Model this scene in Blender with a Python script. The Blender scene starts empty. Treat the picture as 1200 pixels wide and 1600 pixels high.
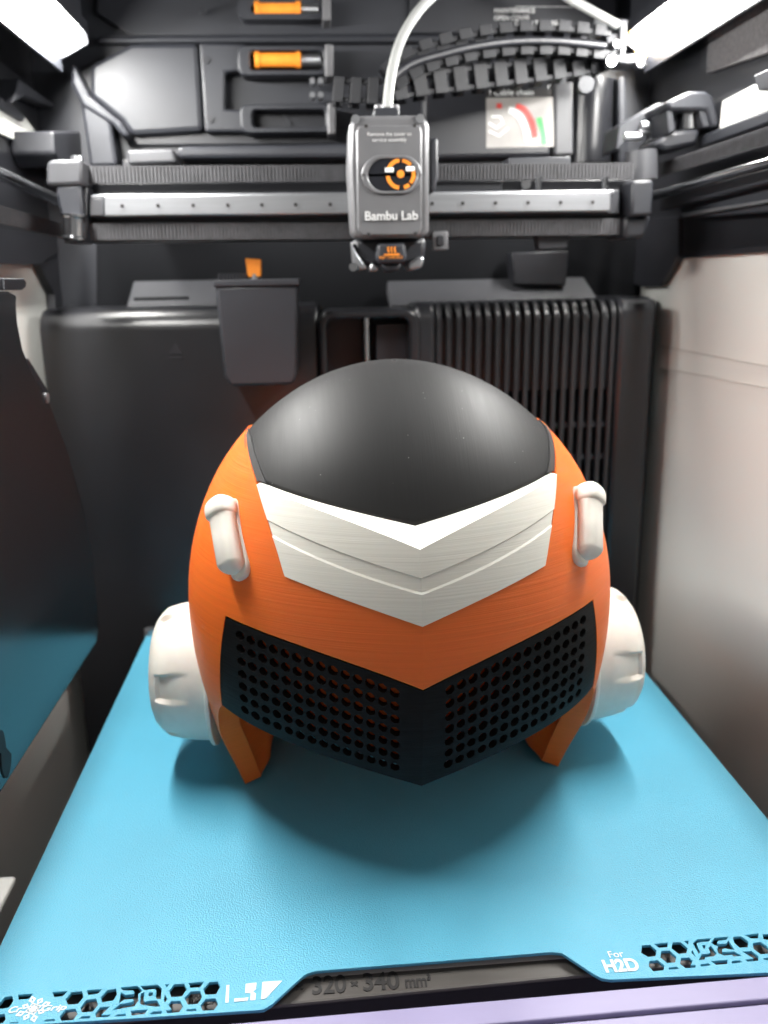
import bpy, bmesh, math, random
from mathutils import Vector, Matrix
random.seed(4)
R = math.radians
C = bpy.context.scene.collection
SC = bpy.context.scene

# ------------------------------------------------------------------ camera
CAM = Vector((0, 0, .26)); FPX = 1263.22; CX, CY = -23.856, -50.257
YAW, PIT, ROL = R(3.50923), R(13.97929), R(-1.13037)
cy, sy, cp, sp = math.cos(YAW), math.sin(YAW), math.cos(PIT), math.sin(PIT)
FW = Vector((sy*cp, cy*cp, -sp)); RT = Vector((cy, -sy, 0)); UP = RT.cross(FW)
_c, _s = math.cos(ROL), math.sin(ROL)
RT, UP = _c*RT + _s*UP, _c*UP - _s*RT
cam = bpy.data.objects.new('camera', bpy.data.cameras.new('camera')); C.objects.link(cam)
M = Matrix((RT, UP, -FW)).transposed().to_4x4(); M.translation = CAM
cam.matrix_world = M
cd = cam.data
cd.sensor_fit = 'VERTICAL'; cd.sensor_height = 36; cd.lens = FPX/1600*36
cd.shift_x = -CX/1600; cd.shift_y = CY/1600
cd.clip_start = .01; cd.clip_end = 20
cd.dof.use_dof = True; cd.dof.focus_distance = .325; cd.dof.aperture_fstop = 9.0
SC.camera = cam

def at(px, py, x=None, y=None, z=None):
    """world point where the sight line of a photograph pixel meets a real plane x=, y= or z="""
    d = FW + RT*((px-600-CX)/FPX) + UP*((800+CY-py)/FPX)
    t = y/d.y if y is not None else (x/d.x if x is not None else (z-.26)/d.z)
    return CAM + d*t

# ------------------------------------------------------------------ world + exposure
wd = bpy.data.worlds.new('World'); SC.world = wd; wd.use_nodes = True
bg = wd.node_tree.nodes['Background']; bg.inputs[0].default_value = (1, .97, .93, 1); bg.inputs[1].default_value = .24
SC.view_settings.view_transform = 'Standard'; SC.view_settings.look = 'None'
SC.view_settings.exposure = .22; SC.view_settings.gamma = 1
SC.cycles.use_denoising = True
SC.cycles.max_bounces = 8; SC.cycles.diffuse_bounces = 4; SC.cycles.glossy_bounces = 4
SC.cycles.sample_clamp_indirect = 6
LED = 165.0

# ------------------------------------------------------------------ materials
def mat(name, col, rough=.5, metal=0, noise=None, bump=None, spec=.5, emit=None, sss=0, coat=0, trans=0, alpha=1):
    """noise=(scale xyz, low, high) mixes the base colour; bump=(scale xyz, strength, distance, detail)"""
    m = bpy.data.materials.new(name); m.use_nodes = True
    nt = m.node_tree; N = nt.nodes; L = nt.links; b = N['Principled BSDF']
    b.inputs['Base Color'].default_value = (*col, 1); b.inputs['Roughness'].default_value = rough
    b.inputs['Metallic'].default_value = metal; b.inputs['Specular IOR Level'].default_value = spec
    if coat: b.inputs['Coat Weight'].default_value = coat
    if trans: b.inputs['Transmission Weight'].default_value = trans
    if sss:
        b.inputs['Subsurface Weight'].default_value = sss; b.inputs['Subsurface Radius'].default_value = (1, .6, .4); b.inputs['Subsurface Scale'].default_value = .002
    if emit:
        b.inputs['Emission Color'].default_value = (*emit[0], 1); b.inputs['Emission Strength'].default_value = emit[1]
    tc = N.new('ShaderNodeTexCoord')
    def nz(scale, detail=4, rot=(0, 0, 0)):
        mp = N.new('ShaderNodeMapping'); mp.inputs['Scale'].default_value = scale; mp.inputs['Rotation'].default_value = rot
        L.new(tc.outputs['Object'], mp.inputs[0])
        t = N.new('ShaderNodeTexNoise'); t.inputs['Scale'].default_value = 1; t.inputs['Detail'].default_value = detail
        L.new(mp.outputs[0], t.inputs[0]); return t.outputs[0]
    if noise:
        sc, lo, hi = noise
        r = N.new('ShaderNodeMapRange'); r.inputs[1].default_value = .3; r.inputs[2].default_value = .7
        r.inputs[3].default_value = lo; r.inputs[4].default_value = hi
        L.new(nz(sc), r.inputs[0])
        mx = N.new('ShaderNodeMix'); mx.data_type = 'RGBA'; mx.blend_type = 'MULTIPLY'; mx.inputs[0].default_value = 1
        mx.inputs[6].default_value = (*col, 1); L.new(r.outputs[0], mx.inputs[7]); L.new(mx.outputs[2], b.inputs['Base Color'])
        r2 = N.new('ShaderNodeMapRange'); r2.inputs[1].default_value = .3; r2.inputs[2].default_value = .7
        r2.inputs[3].default_value = rough*.96; r2.inputs[4].default_value = min(1, rough*1.04)
        L.new(nz(tuple(k*.6 for k in sc)), r2.inputs[0]); L.new(r2.outputs[0], b.inputs['Roughness'])
    if bump:
        prev = None
        for (sc, st, dist, det) in (bump if isinstance(bump, list) else [bump]):
            bp = N.new('ShaderNodeBump'); bp.inputs['Strength'].default_value = st; bp.inputs['Distance'].default_value = dist
            L.new(nz(sc, det), bp.inputs['Height'])
            if prev: L.new(prev.outputs[0], bp.inputs['Normal'])
            prev = bp
        L.new(prev.outputs[0], b.inputs['Normal'])
    return m

MT = {}
MT['orange'] = mat('orange_filament', (.84, .160, .020), .42, noise=((9, 9, 900), .95, 1.03), bump=[((7, 7, 1300), .42, .0004, 3), ((2000, 2000, 2000), .06, .0002, 2)], sss=.35)
for k_, v_ in (('Subsurface Radius', (1, .28, .06)), ('Subsurface Scale', .007)): MT['orange'].node_tree.nodes['Principled BSDF'].inputs[k_].default_value = v_
MT['orange_in'] = MT['orange']
MT['white'] = mat('white_filament', (.79, .77, .70), .5, noise=((7, 7, 1000), .96, 1.02), bump=((6, 6, 1300), .26, .0004, 3), sss=.1)
MT['white_smooth'] = mat('smooth_white_filament', (.77, .735, .67), .42, noise=((200, 200, 200), .97, 1.02), bump=((300, 300, 1500), .05, .0003, 2), sss=.15)
MT['dome'] = mat('satin_black_filament', (.011, .011, .0115), .56, spec=.36, noise=((900, 60, 60), .93, 1.08), bump=[((1500, 50, 50), .12, .0003, 2), ((2500, 2500, 2500), .06, .0002, 2)])
def specks(m, scale, thr, col):
    """sparse dust specks mixed over the base colour"""
    nt = m.node_tree; N = nt.nodes; L = nt.links; b = N['Principled BSDF']
    tc = N.new('ShaderNodeTexCoord'); v = N.new('ShaderNodeTexVoronoi'); v.inputs['Scale'].default_value = scale; L.new(tc.outputs['Object'], v.inputs['Vector'])
    nz = N.new('ShaderNodeTexNoise'); nz.inputs['Scale'].default_value = 45; L.new(tc.outputs['Object'], nz.inputs[0])
    a = N.new('ShaderNodeMath'); a.operation = 'LESS_THAN'; a.inputs[1].default_value = thr; L.new(v.outputs['Distance'], a.inputs[0])
    g = N.new('ShaderNodeMath'); g.operation = 'GREATER_THAN'; g.inputs[1].default_value = .56; L.new(nz.outputs[0], g.inputs[0])
    mu = N.new('ShaderNodeMath'); mu.operation = 'MULTIPLY'; L.new(a.outputs[0], mu.inputs[0]); L.new(g.outputs[0], mu.inputs[1])
    mx = N.new('ShaderNodeMix'); mx.data_type = 'RGBA'; L.new(mu.outputs[0], mx.inputs[0])
    src = b.inputs['Base Color'].links[0].from_socket if b.inputs['Base Color'].links else None
    if src: L.new(src, mx.inputs[6])
    mx.inputs[7].default_value = (*col, 1); L.new(mx.outputs[2], b.inputs['Base Color'])
specks(MT['dome'], 210, .055, (.16, .16, .155))
MT['grille'] = mat('matt_black_filament', (.008, .0078, .008), .5, spec=.13, noise=((60, 60, 900), .75, 1.25), bump=((40, 40, 2000), .5, .0004, 3))
MT['trim'] = mat('charcoal_filament', (.035, .035, .036), .45, bump=((300, 300, 2000), .2, .0003, 2))
MT['plate'] = mat('blue_powder_coat', (.105, .445, .63), .36, noise=((25, 25, 25), .96, 1.03), bump=((1500, 1500, 1500), .6, .0006, 2), spec=.6)
MT['plate_edge'] = MT['plate']
MT['print'] = mat('white_print', (.85, .87, .87), .6)
MT['black'] = mat('black_plastic', (.014, .0148, .019), .45, noise=((40, 40, 40), .85, 1.15), bump=((1500, 1500, 1500), .12, .0003, 2))  # slight blue puts lens-flare haze into the colour
MT['black2'] = mat('graphite_plastic', (.018, .0195, .025), .5, noise=((30, 30, 30), .88, 1.12), bump=((1500, 1500, 1500), .15, .0003, 2))  # bluish tint: haze of lens flare put into the base colour
MT['gloss'] = mat('glossy_black_plastic', (.012, .0125, .015), .30, noise=((15, 15, 15), .85, 1.15), bump=((1200, 1200, 1200), .1, .0003, 2))
MT['grey'] = mat('grey_painted_metal', (.145, .145, .152), .42, metal=.3, noise=((50, 50, 50), .92, 1.06), bump=((2200, 2200, 2200), .15, .0003, 2))
MT['mid'] = mat('charcoal_metal', (.055, .056, .062), .45, noise=((50, 50, 50), .92, 1.06), bump=((2200, 2200, 2200), .12, .0003, 2))
MT['slab'] = mat('slab_plastic', (.014, .015, .017), .22, spec=.9, noise=((15, 15, 15), .92, 1.08), bump=((1200, 1200, 1200), .08, .0003, 2))
MT['chain'] = mat('chain_plastic', (.010, .0105, .013), .6, spec=.25, noise=((80, 80, 80), .9, 1.1))
MT['steel'] = mat('brushed_steel', (.40, .41, .43), .36, metal=.9, noise=((20, 400, 400), .9, 1.05))
MT['chrome'] = mat('polished_steel', (.5, .51, .53), .16, metal=1, noise=((60, 60, 60), .95, 1.03))
MT['cavity_shade'] = mat('painted_cavity_shade', (.005, .0055, .007), .8, spec=.15)  # near-black tone for painted shade below the gantry beam
MT['belt'] = mat('rubber_belt', (.05, .05, .055), .6, noise=((200, 200, 200), .8, 1.2))
MT['amber'] = mat('amber_plastic', (.85, .27, .03), .35, noise=((150, 150, 150), .9, 1.08), sss=.1)
MT['panel'] = mat('pale_side_panel', (.62, .62, .59), .6, noise=((6, 6, 6), .96, 1.03), bump=((400, 400, 400), .05, .0003, 2))
MT['bed'] = mat('bed_apron_metal', (.085, .077, .07), .45, noise=((30, 200, 200), .9, 1.08))
MT['sill'] = mat('pale_sill', (.34, .31, .50), .45, noise=((30, 80, 80), .96, 1.03))
MT['ink'] = mat('dark_ink', (.02, .018, .018), .6)
MT['tube'] = mat('milky_tube', (.46, .47, .46), .25, trans=.3)
MT['sticker'] = mat('sticker_paper', (.30, .285, .27), .4, noise=((80, 80, 80), .92, 1.05))
MT['red'] = mat('red_ink', (.6, .05, .04), .5); MT['green'] = mat('green_ink', (.06, .5, .10), .5)
MT['silver_text'] = mat('silver_ink', (.6, .6, .6), .5)
MT['led'] = mat('lit_diffuser', (.9, .9, .9), .5, emit=((1, .985, .95), LED))

# ------------------------------------------------------------------ mesh helpers
def tag(o, label=None, cat=None, group=None, kind=None):
    if label: o['label'] = label
    if cat: o['category'] = cat
    if group: o['group'] = group
    if kind: o['kind'] = kind
    return o
def thing(name, label, cat, loc=(0, 0, 0), group=None):
    o = bpy.data.objects.new(name, None); o.empty_display_size = .02; C.objects.link(o); o.location = loc
    return tag(o, label, cat, group)
def wloc(o):
    v = Vector(o.location)
    return v + wloc(o.parent) if o.parent else v
def obj(name, bm, m, parent=None, smooth=None, bev=0, kind=None, origin=None):
    """link a bmesh written in world coordinates as one mesh object"""
    me = bpy.data.meshes.new(name); bmesh.ops.recalc_face_normals(bm, faces=bm.faces[:])
    base = Vector(origin) if origin is not None else Vector((0, 0, 0))
    pw = wloc(parent) if parent else Vector((0, 0, 0))
    off = base if origin is not None else pw
    bmesh.ops.translate(bm, verts=bm.verts[:], vec=-off)
    bm.to_mesh(me); bm.free()
    for mm in (m if isinstance(m, (list, tuple)) else [m]): me.materials.append(mm)
    if smooth is not None:
        for p in me.polygons: p.use_smooth = True
        me.set_sharp_from_angle(angle=R(smooth))
    o = bpy.data.objects.new(name, me); C.objects.link(o)
    if parent: o.parent = parent
    if origin is not None: o.location = base - pw
    if bev:
        b = o.modifiers.new('bevel', 'BEVEL'); b.width = bev; b.segments = 2; b.limit_method = 'ANGLE'; b.angle_limit = R(35)
    if kind: o['kind'] = kind
    return o
def dup(o, loc, parent, name=None):
    c = o.copy(); C.objects.link(c); c.parent = parent; c.location = loc
    return c
def NB(): return bmesh.new()
def box(bm, x0, x1, y0, y1, z0, z1):
    vs = [bm.verts.new((x, y, z)) for x in (x0, x1) for y in (y0, y1) for z in (z0, z1)]
    for f in ((0, 1, 3, 2), (4, 6, 7, 5), (0, 4, 5, 1), (2, 3, 7, 6), (0, 2, 6, 4), (1, 5, 7, 3)):
        bm.faces.new([vs[i] for i in f])
    return bm
def loft(bm, a, b, cap=True):
    """two matching outlines of 3-D points -> closed solid"""
    va = [bm.verts.new(p) for p in a]; vb = [bm.verts.new(p) for p in b]; n = len(va)
    for i in range(n): bm.faces.new((va[i], va[(i+1) % n], vb[(i+1) % n], vb[i]))
    if cap: bm.faces.new(va[::-1]); bm.faces.new(vb)
    return bm
def prism(bm, pts, vec):
    return loft(bm, pts, [Vector(p)+Vector(vec) for p in pts])
def rrect(x0, x1, z0, z1, r, n=5):
    out = []
    for cx, cz, a0 in ((x1-r, z1-r, 0), (x0+r, z1-r, 90), (x0+r, z0+r, 180), (x1-r, z0+r, 270)):
        for i in range(n+1):
            a = R(a0+90*i/n); out.append((cx+r*math.cos(a), cz+r*math.sin(a)))
    return out
def ring_solid(bm, outer, inner, y0, y1):
    """frame between two outlines with equal point counts, in an x-z plane"""
    n = len(outer)
    A = [[bm.verts.new((p[0], y, p[1])) for p in o] for o, y in ((outer, y0), (inner, y0), (inner, y1), (outer, y1))]
    for k in range(4):
        a, b = A[k], A[(k+1) % 4]
        for i in range(n): bm.faces.new((a[i], a[(i+1) % n], b[(i+1) % n], b[i]))
def frame_of(d):
    d = Vector(d).normalized(); u = d.orthogonal().normalized(); return u, d.cross(u)
def cyl(bm, p0, p1, r0, r1=None, n=16, cap=True):
    r1 = r0 if r1 is None else r1
    p0, p1 = Vector(p0), Vector(p1); u, v = frame_of(p1-p0)
    f = lambda p, r: [p + u*r*math.cos(2*math.pi*i/n) + v*r*math.sin(2*math.pi*i/n) for i in range(n)]
    return loft(bm, f(p0, r0), f(p1, r1), cap)
def lathe(bm, c, d, prof, n=40, wob=None):
    """profile of (distance along d, radius)"""
    c = Vector(c); d = Vector(d).normalized(); u, v = frame_of(d); rows = []
    for k, (t, r) in enumerate(prof):
        rows.append([bm.verts.new(c + d*t + (u*math.cos(2*math.pi*i/n) + v*math.sin(2*math.pi*i/n))*(r*(wob(k, i/n) if wob else 1))) for i in range(n)])
    for a, b in zip(rows, rows[1:]):
        for i in range(n): bm.faces.new((a[i], a[(i+1) % n], b[(i+1) % n], b[i]))
    bm.faces.new(rows[0][::-1]); bm.faces.new(rows[-1])
    return bm
def tube(bm, pts, r, n=12, sub=6):
    P = [Vector(p) for p in pts]; Q = []
    for i in range(len(P)-1):
        p0, p1, p2, p3 = P[max(i-1, 0)], P[i], P[i+1], P[min(i+2, len(P)-1)]
        for k in range(sub):
            t = k/sub; Q.append(.5*((2*p1)+(p2-p0)*t+(2*p0-5*p1+4*p2-p3)*t*t+(3*p1-p0-3*p2+p3)*t**3))
    Q.append(P[-1]); rows = []; u = None
    for i, q in enumerate(Q):
        d = (Q[min(i+1, len(Q)-1)]-Q[max(i-1, 0)]).normalized()
        u = d.orthogonal().normalized() if u is None else (u - d*u.dot(d)).normalized()
        v = d.cross(u)
        rows.append([bm.verts.new(q + u*r*math.cos(2*math.pi*j/n) + v*r*math.sin(2*math.pi*j/n)) for j in range(n)])
    for a, b in zip(rows, rows[1:]):
        for j in range(n): bm.faces.new((a[j], a[(j+1) % n], b[(j+1) % n], b[j]))
    bm.faces.new(rows[0][::-1]); bm.faces.new(rows[-1])
    return bm
def yplate(bm, px, y0, y1):
    """outline given as photograph pixels on the plane y=y0, extruded back to y1"""
    a = [at(*p, y=y0) for p in px]
    return loft(bm, a, [Vector((p.x, y1, p.z)) for p in a])
def xplate(bm, px, x0, x1):
    a = [at(*p, x=x0) for p in px]
    return loft(bm, a, [Vector((x1, p.y, p.z)) for p in a])
def text(name, s, size, loc, rot, m, parent=None, ext=.0001, align='LEFT', shear=0, xs=1, bold=0, space=1):
    cu = bpy.data.curves.new(name, 'FONT'); cu.body = s; cu.size = size; cu.extrude = ext; cu.align_x = align; cu.shear = shear
    cu.offset = bold; cu.space_character = space; cu.materials.append(m)
    tmp = bpy.data.objects.new(name, cu); C.objects.link(tmp)
    bpy.context.view_layer.update()
    me = bpy.data.meshes.new_from_object(tmp.evaluated_get(bpy.context.evaluated_depsgraph_get())); me.name = name
    C.objects.unlink(tmp); bpy.data.objects.remove(tmp); bpy.data.curves.remove(cu)
    if not me.materials: me.materials.append(m)
    o = bpy.data.objects.new(name, me); C.objects.link(o)
    if parent: o.parent = parent
    o.location = Vector(loc) - (wloc(parent) if parent else Vector()); o.rotation_euler = rot; o.scale = (xs, 1, 1)
    return o
def fit_text(name, s, bl, br, tl, zz, m, parent, ext=.00005, bold=0, shear=0, cap=.70):
    """flat lettering fitted to a baseline and a cap height given on the plane z=zz"""
    A, B, T = (at(*p, z=zz) for p in (bl, br, tl)); w = (B-A).xy.length; ang = math.atan2(B.y-A.y, B.x-A.x)
    n = Vector((-math.sin(ang), math.cos(ang))); h = (T-A).xy.dot(n)
    o = text(name, s, h/cap, A, (0, 0, ang), m, parent, ext, shear=shear, bold=bold*h/cap)
    xs = [v.co.x for v in o.data.vertices]; x0 = min(xs); k = w/(max(xs)-x0)
    for v in o.data.vertices: v.co.x = (v.co.x-x0)*k
    return o
def flat_shape(name, loops, z0, th, m, parent=None):
    """filled outline with holes (lists of x,y), from z0-th up to z0"""
    cu = bpy.data.curves.new(name, 'CURVE'); cu.dimensions = '2D'; cu.fill_mode = 'BOTH'; cu.extrude = th/2
    for lp in loops:
        s = cu.splines.new('POLY'); s.points.add(len(lp)-1); s.use_cyclic_u = True
        for p, q in zip(s.points, lp): p.co = (q[0], q[1], 0, 1)
    tmp = bpy.data.objects.new(name, cu); C.objects.link(tmp); bpy.context.view_layer.update()
    me = bpy.data.meshes.new_from_object(tmp.evaluated_get(bpy.context.evaluated_depsgraph_get()))
    C.objects.unlink(tmp); bpy.data.objects.remove(tmp); bpy.data.curves.remove(cu)
    bm = NB(); bm.from_mesh(me); bpy.data.meshes.remove(me)
    bmesh.ops.translate(bm, verts=bm.verts[:], vec=(0, 0, z0-th/2))
    bmesh.ops.remove_doubles(bm, verts=bm.verts[:], dist=1e-6)
    return obj(name, bm, m, parent)

# ================================================================== the setting: inside of the printer chamber
YB, YD, XR, XL = .68, .60, .27, -.205            # upper back wall, duct wall, right and left walls
def struct(name, bm, m, parent=None, **k): return obj(name, bm, m, parent, kind='structure' if not parent else None, **k)
floor = struct('floor', box(NB(), -.5, .6, .12, .8, -.26, -.24), MT['black'])
ceiling = struct('ceiling', box(NB(), -.26, .33, .16, .74, .468, .48), MT['black2'])  # unseen opaque top, added to block surrounding light from above
back_wall = struct('back_wall', box(NB(), -.26, .33, YB, YB+.02, -.24, .468), MT['black2'])
left_wall = struct('left_wall', box(NB(), XL-.02, XL, .235, YB-.002, .283, .466), MT['gloss'])
right_wall = struct('right_wall', box(NB(), XR, XR+.02, .235, YB-.002, .2725, .466), MT['gloss'])
rear_duct = struct('rear_duct_wall', box(NB(), -.194, .004, YD+.012, YB-.002, -.238, .224), MT['black'])

# --- pale side panels
obj('side_panel', box(NB(), XR+.002, XR+.012, .10, YB-.003, -.238, .2715), MT['panel'], right_wall)
bm = NB(); xplate(bm, [(1060, 398), (1214, 383), (1214, 392), (1059, 404)], XR-.002, XR+.001)
obj('panel_trim', bm, MT['black'], right_wall)
bm = NB(); xplate(bm, [(985, 440), (1000, 448), (1032, 447), (1060, 400), (1060, 340), (985, 340)], XR-.004, XR+.0015)
obj('corner_plate', bm, MT['black'], right_wall)
for yy in (548, 582):
    bm = NB(); xplate(bm, [(1030, yy-8), (1210, yy+26), (1210, yy+27.2), (1030, yy-6.8)], XR+.0012, XR+.0025)
    obj('panel_reflection', bm, mat('reflection_line', (.42, .40, .37), .5), right_wall)  # thin reflections in the panel, put in as coloured lines
obj('side_panel', box(NB(), XL-.014, XL-.004, .10, YB-.003, -.238, .282), MT['panel'], left_wall)
bm = NB(); xplate(bm, [(-60, 355), (120, 375), (60, 404), (49, 414), (-60, 411)], XL-.003, XL+.004)
obj('panel_trim', bm, MT['black'], left_wall)
bm = NB(); xplate(bm, [(49, 414), (120, 375), (130, 560), (97, 640), (88, 640), (62, 500), (75, 493), (73, 460)], XL-.003, XL+.003)
obj('corner_plate', bm, MT['black'], left_wall)

# --- lower back: duct wall with rounded top, centre recess and vent grille
def rounded_top(x0, x1, yf, zt, r, yb, zb, n=8):
    bm = NB(); P = [(yf, zb)]+[(yf+r-r*math.cos(R(90*i/n)), zt-r+r*math.sin(R(90*i/n))) for i in range(n+1)]+[(yb, zt), (yb, zb)]
    return loft(bm, [(x0, *p) for p in P], [(x1, *p) for p in P])
zt = at(220, 488, y=YD).z
obj('duct_panel', rounded_top(-.197, .002, YD, zt+.003, .017, YB-.004, -.236), MT['gloss'], rear_duct, 40, bev=.002)
bm = NB(); a = at(205, 478, y=.635); b = at(340, 436, y=.665)
loft(bm, [(-.142, .632, a.z-.002), (-.066, .632, a.z-.002), (-.066, .668, b.z), (-.142, .668, b.z)], [(-.142, .632, a.z-.012), (-.066, .632, a.z-.012), (-.066, .674, b.z-.01), (-.142, .674, b.z-.01)])
obj('sloped_cover', bm, MT['mid'], rear_duct, bev=.0015)  # paler than the duct: lamp light on the slope put into the colour
bm = NB(); box(bm, -.137, -.096, .6415, .6435, a.z+.001, a.z+.006); obj('cover_rib', bm, MT['black'], rear_duct)
bm = NB(); yplate(bm, [(262, 553), (274, 536), (287, 553)], YD-.0008, YD+.001); yplate(bm, [(261, 557), (287, 557), (287, 561), (261, 561)], YD-.0008, YD+.001)
obj('recycling_mark', bm, MT['black'], rear_duct)
# centre recess
xa, xb = at(497, 490, y=YD).x, at(655, 490, y=YD).x; zt2 = at(570, 484, y=YD).z
bm = NB(); ring_solid(bm, [(x, z) for x, z in rrect(xa, xb, -.236, zt2, .010)], [(x, z) for x, z in rrect(xa+.0055, xb-.0075, -.230, zt2-.006, .006)], YD-.004, YD+.055)
obj('recess_frame', bm, MT['gloss'], rear_duct, 40, bev=.002)
obj('recess_back', box(NB(), xa+.001, xb-.001, YD+.05, YD+.06, -.236, zt2-.003), MT['black'], rear_duct)
bm = NB(); box(bm, at(588, 500, y=.62).x, at(640, 500, y=.62).x, .62, .645, -.23, zt2-.012); obj('recess_post', bm, MT['black'], rear_duct)
rod = thing('lead_screw', 'thin shiny vertical steel rod in the black recess behind the dome', 'rod', (at(573, 530, y=.63).x, .63, -.23))
obj('shaft', cyl(NB(), (rod.location.x, .63, -.23), (rod.location.x, .63, zt2-.002), .0034, n=20), MT['chrome'], rod, 40)
# vent grille
a = at(610, 476, y=.640); b = at(920, 432, y=.668)
bm = NB(); loft(bm, [(a.x, .640, a.z), (b.x, .640, a.z), (b.x-.004, .668, b.z), (a.x, .668, b.z)], [(a.x, .640, a.z-.008), (b.x, .640, a.z-.008), (b.x-.004, .676, b.z-.01), (a.x, .676, b.z-.01)])
obj('sloped_cover', bm, MT['mid'], rear_duct, bev=.0015)  # lit slope put into the paler colour here too
xv0, xv1 = at(676, 485, y=YD).x, at(1022, 485, y=YD).x; zv = at(850, 476, y=YD).z+.003
vent = struct('vent_wall', box(NB(), xv0, xv1, YD+.016, YB-.004, -.236, zv-.006), MT['black'])
obj('vent_edge', rounded_top(at(966, 500, y=YD).x, xv1, YD-.003, zv+.001, .013, YB-.006, -.236), MT['gloss'], vent, 40, bev=.003)
obj('vent_side', rounded_top(xv1+.001, XR-.003, YD+.030, zv-.002, .008, YB-.006, -.236), MT['black'], vent, 40)
obj('vent_edge', rounded_top(xv0-.013, xv0+.002, YD-.002, zv, .013, YB-.006, -.236), MT['gloss'], vent, 40, bev=.003)
r0, r1 = at(686, 520, y=YD).x, at(958, 520, y=YD).x; NR = 19
rib0 = None
for i in range(NR):
    x = r0+(r1-r0)*i/(NR-1)
    if rib0 is None:
        rib0 = obj('vent_slat', rounded_top(-.0019, .0019, YD-.001, zv, .013, YB-.008, -.23), MT['gloss'], None, 40, bev=.0008)
        rib0.parent = vent; rib0.location = (x, 0, 0)
    else: dup(rib0, (x, 0, 0), vent)
obj('vent_backing', rounded_top(xv0, at(968, 500, y=YD).x, YD+.0045, zv-.004, .012, YB-.007, at(800, 612, y=YD).z), MT['black'], vent, 40)
bar0 = None
for k in range(6):
    z = at(800, 668, y=YD).z-.0255*k
    b_ = box(NB(), xv0, at(968, 500, y=YD).x, YD+.003, YD+.010, z-.002, z+.002)
    obj('vent_crossbar', b_, MT['black'], vent)

# --- purge chute box
pb = thing('purge_box', 'dark grey purge chute box with small orange wiper on top hanging on the back wall', 'chute box', (*at(400, 600, y=.575).xy, at(400, 600, y=.575).z))
ya = .562; A_ = [at(*p, y=ya) for p in ((336, 447), (466, 445), (464, 585), (458, 601), (360, 604), (350, 588))]
bm = NB(); loft(bm, A_, [Vector((p.x, .598, p.z)) for p in A_]); obj('box_body', bm, MT['black2'], pb, 30, bev=.0022)
t0, t1 = at(334, 446, y=ya), at(468, 444, y=ya)
bm = NB(); box(bm, t0.x, t1.x, ya-.0015, .60, t0.z-.001, t0.z+.0035); obj('box_rim', bm, MT['black2'], pb, bev=.0008)
bm = NB()
for k in range(9): box(bm, t0.x+.003+k*.0021, t0.x+.0042+k*.0021, ya+.002, ya+.012, t0.z+.0035, t0.z+.0075)
obj('brush_teeth', bm, MT['black'], pb)
wp = at(398, 428, y=.575); bm = NB(); cyl(bm, wp+Vector((0, 0, -.009)), wp+Vector((0, 0, 0)), .0042, n=14); obj('wiper_stem', bm, MT['steel'], pb, 40)
bm = NB(); loft(bm, [wp+Vector(v) for v in ((-.0044, -.004, -.002), (.0046, -.004, -.002), (.0046, .005, -.002), (-.0044, .005, -.002))], [wp+Vector(v) for v in ((-.0058, -.004, .0105), (.0050, -.004, .0095), (.0050, .005, .0095), (-.0058, .005, .0105))])
obj('wiper', bm, MT['amber'], pb, bev=.0008)

# --- upper back wall relief
def up(name, px, fwd, m, parent=back_wall, bev=.0015, back=0): 
    bm = NB(); yplate(bm, px, YB-fwd, YB-back); return obj(name, bm, m, parent, bev=bev)
up('top_ledge', [(152, 55), (640, 53), (960, 50), (960, 62), (640, 65), (150, 67)], .010, MT['black2'], bev=.003)
up('top_panel', [(150, -70), (960, -70), (960, 51), (640, 54), (205, 56), (150, 20)], .004, MT['black2'])
up('raised_panel', [(140, 100), (205, 66), (310, 66), (318, 205), (205, 212), (190, 190), (140, 150)], .012, MT['black2'], bev=.004)
up('raised_panel', [(311, 66), (384, 68), (384, 110), (352, 113), (352, 170), (384, 172), (384, 206), (320, 206)], .013, MT['black2'], bev=.002)
up('corner_bevel', [(112, 95), (140, 150), (190, 190), (204, 212), (192, 215), (176, 196), (128, 166), (110, 130)], .022, MT['black2'], bev=.004)
up('corner_post', [(120, 128), (172, 180), (184, 260), (140, 262)], .020, MT['black2'], bev=.003)
up('dark_band', [(200, 207), (545, 203), (545, 226), (200, 228)], .004, MT['black'])  # thin black band between raised panel and shelf
up('painted_cavity_shade', [(150, 300), (1010, 296), (1030, 486), (150, 500)], .003, MT['cavity_shade'])  # flat near-black sheet: shade under the beam put into the colour
up('shelf', [(276, 228), (560, 224), (560, 246), (280, 248)], .030, MT['black2'], bev=.003)
up('lower_panel', [(190, 249), (560, 246), (560, 300), (190, 303)], .010, MT['black'])
up('bracket', [(197, 234), (270, 232), (276, 254), (200, 257)], .046, MT['mid'], bev=.002)
up('bracket_foot', [(208, 258), (268, 257), (270, 302), (210, 303)], .042, MT['mid'], bev=.001)
for sx, sy_ in ((322, 94), (328, 186), (316, 16)):
    p = at(sx, sy_, y=YB-.0138); bm = NB(); cyl(bm, p+Vector((0, -.0004, 0)), p+Vector((0, .002, 0)), .0026, n=14); obj('screw_hole', bm, MT['black'], back_wall, 40)
def px_rr(x0, x1, y0, y1, r, Y, n=5):
    a, b = at(x0, y1, y=Y), at(x1, y0, y=Y); return rrect(a.x, b.x, a.z, b.z, r, n)
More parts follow.
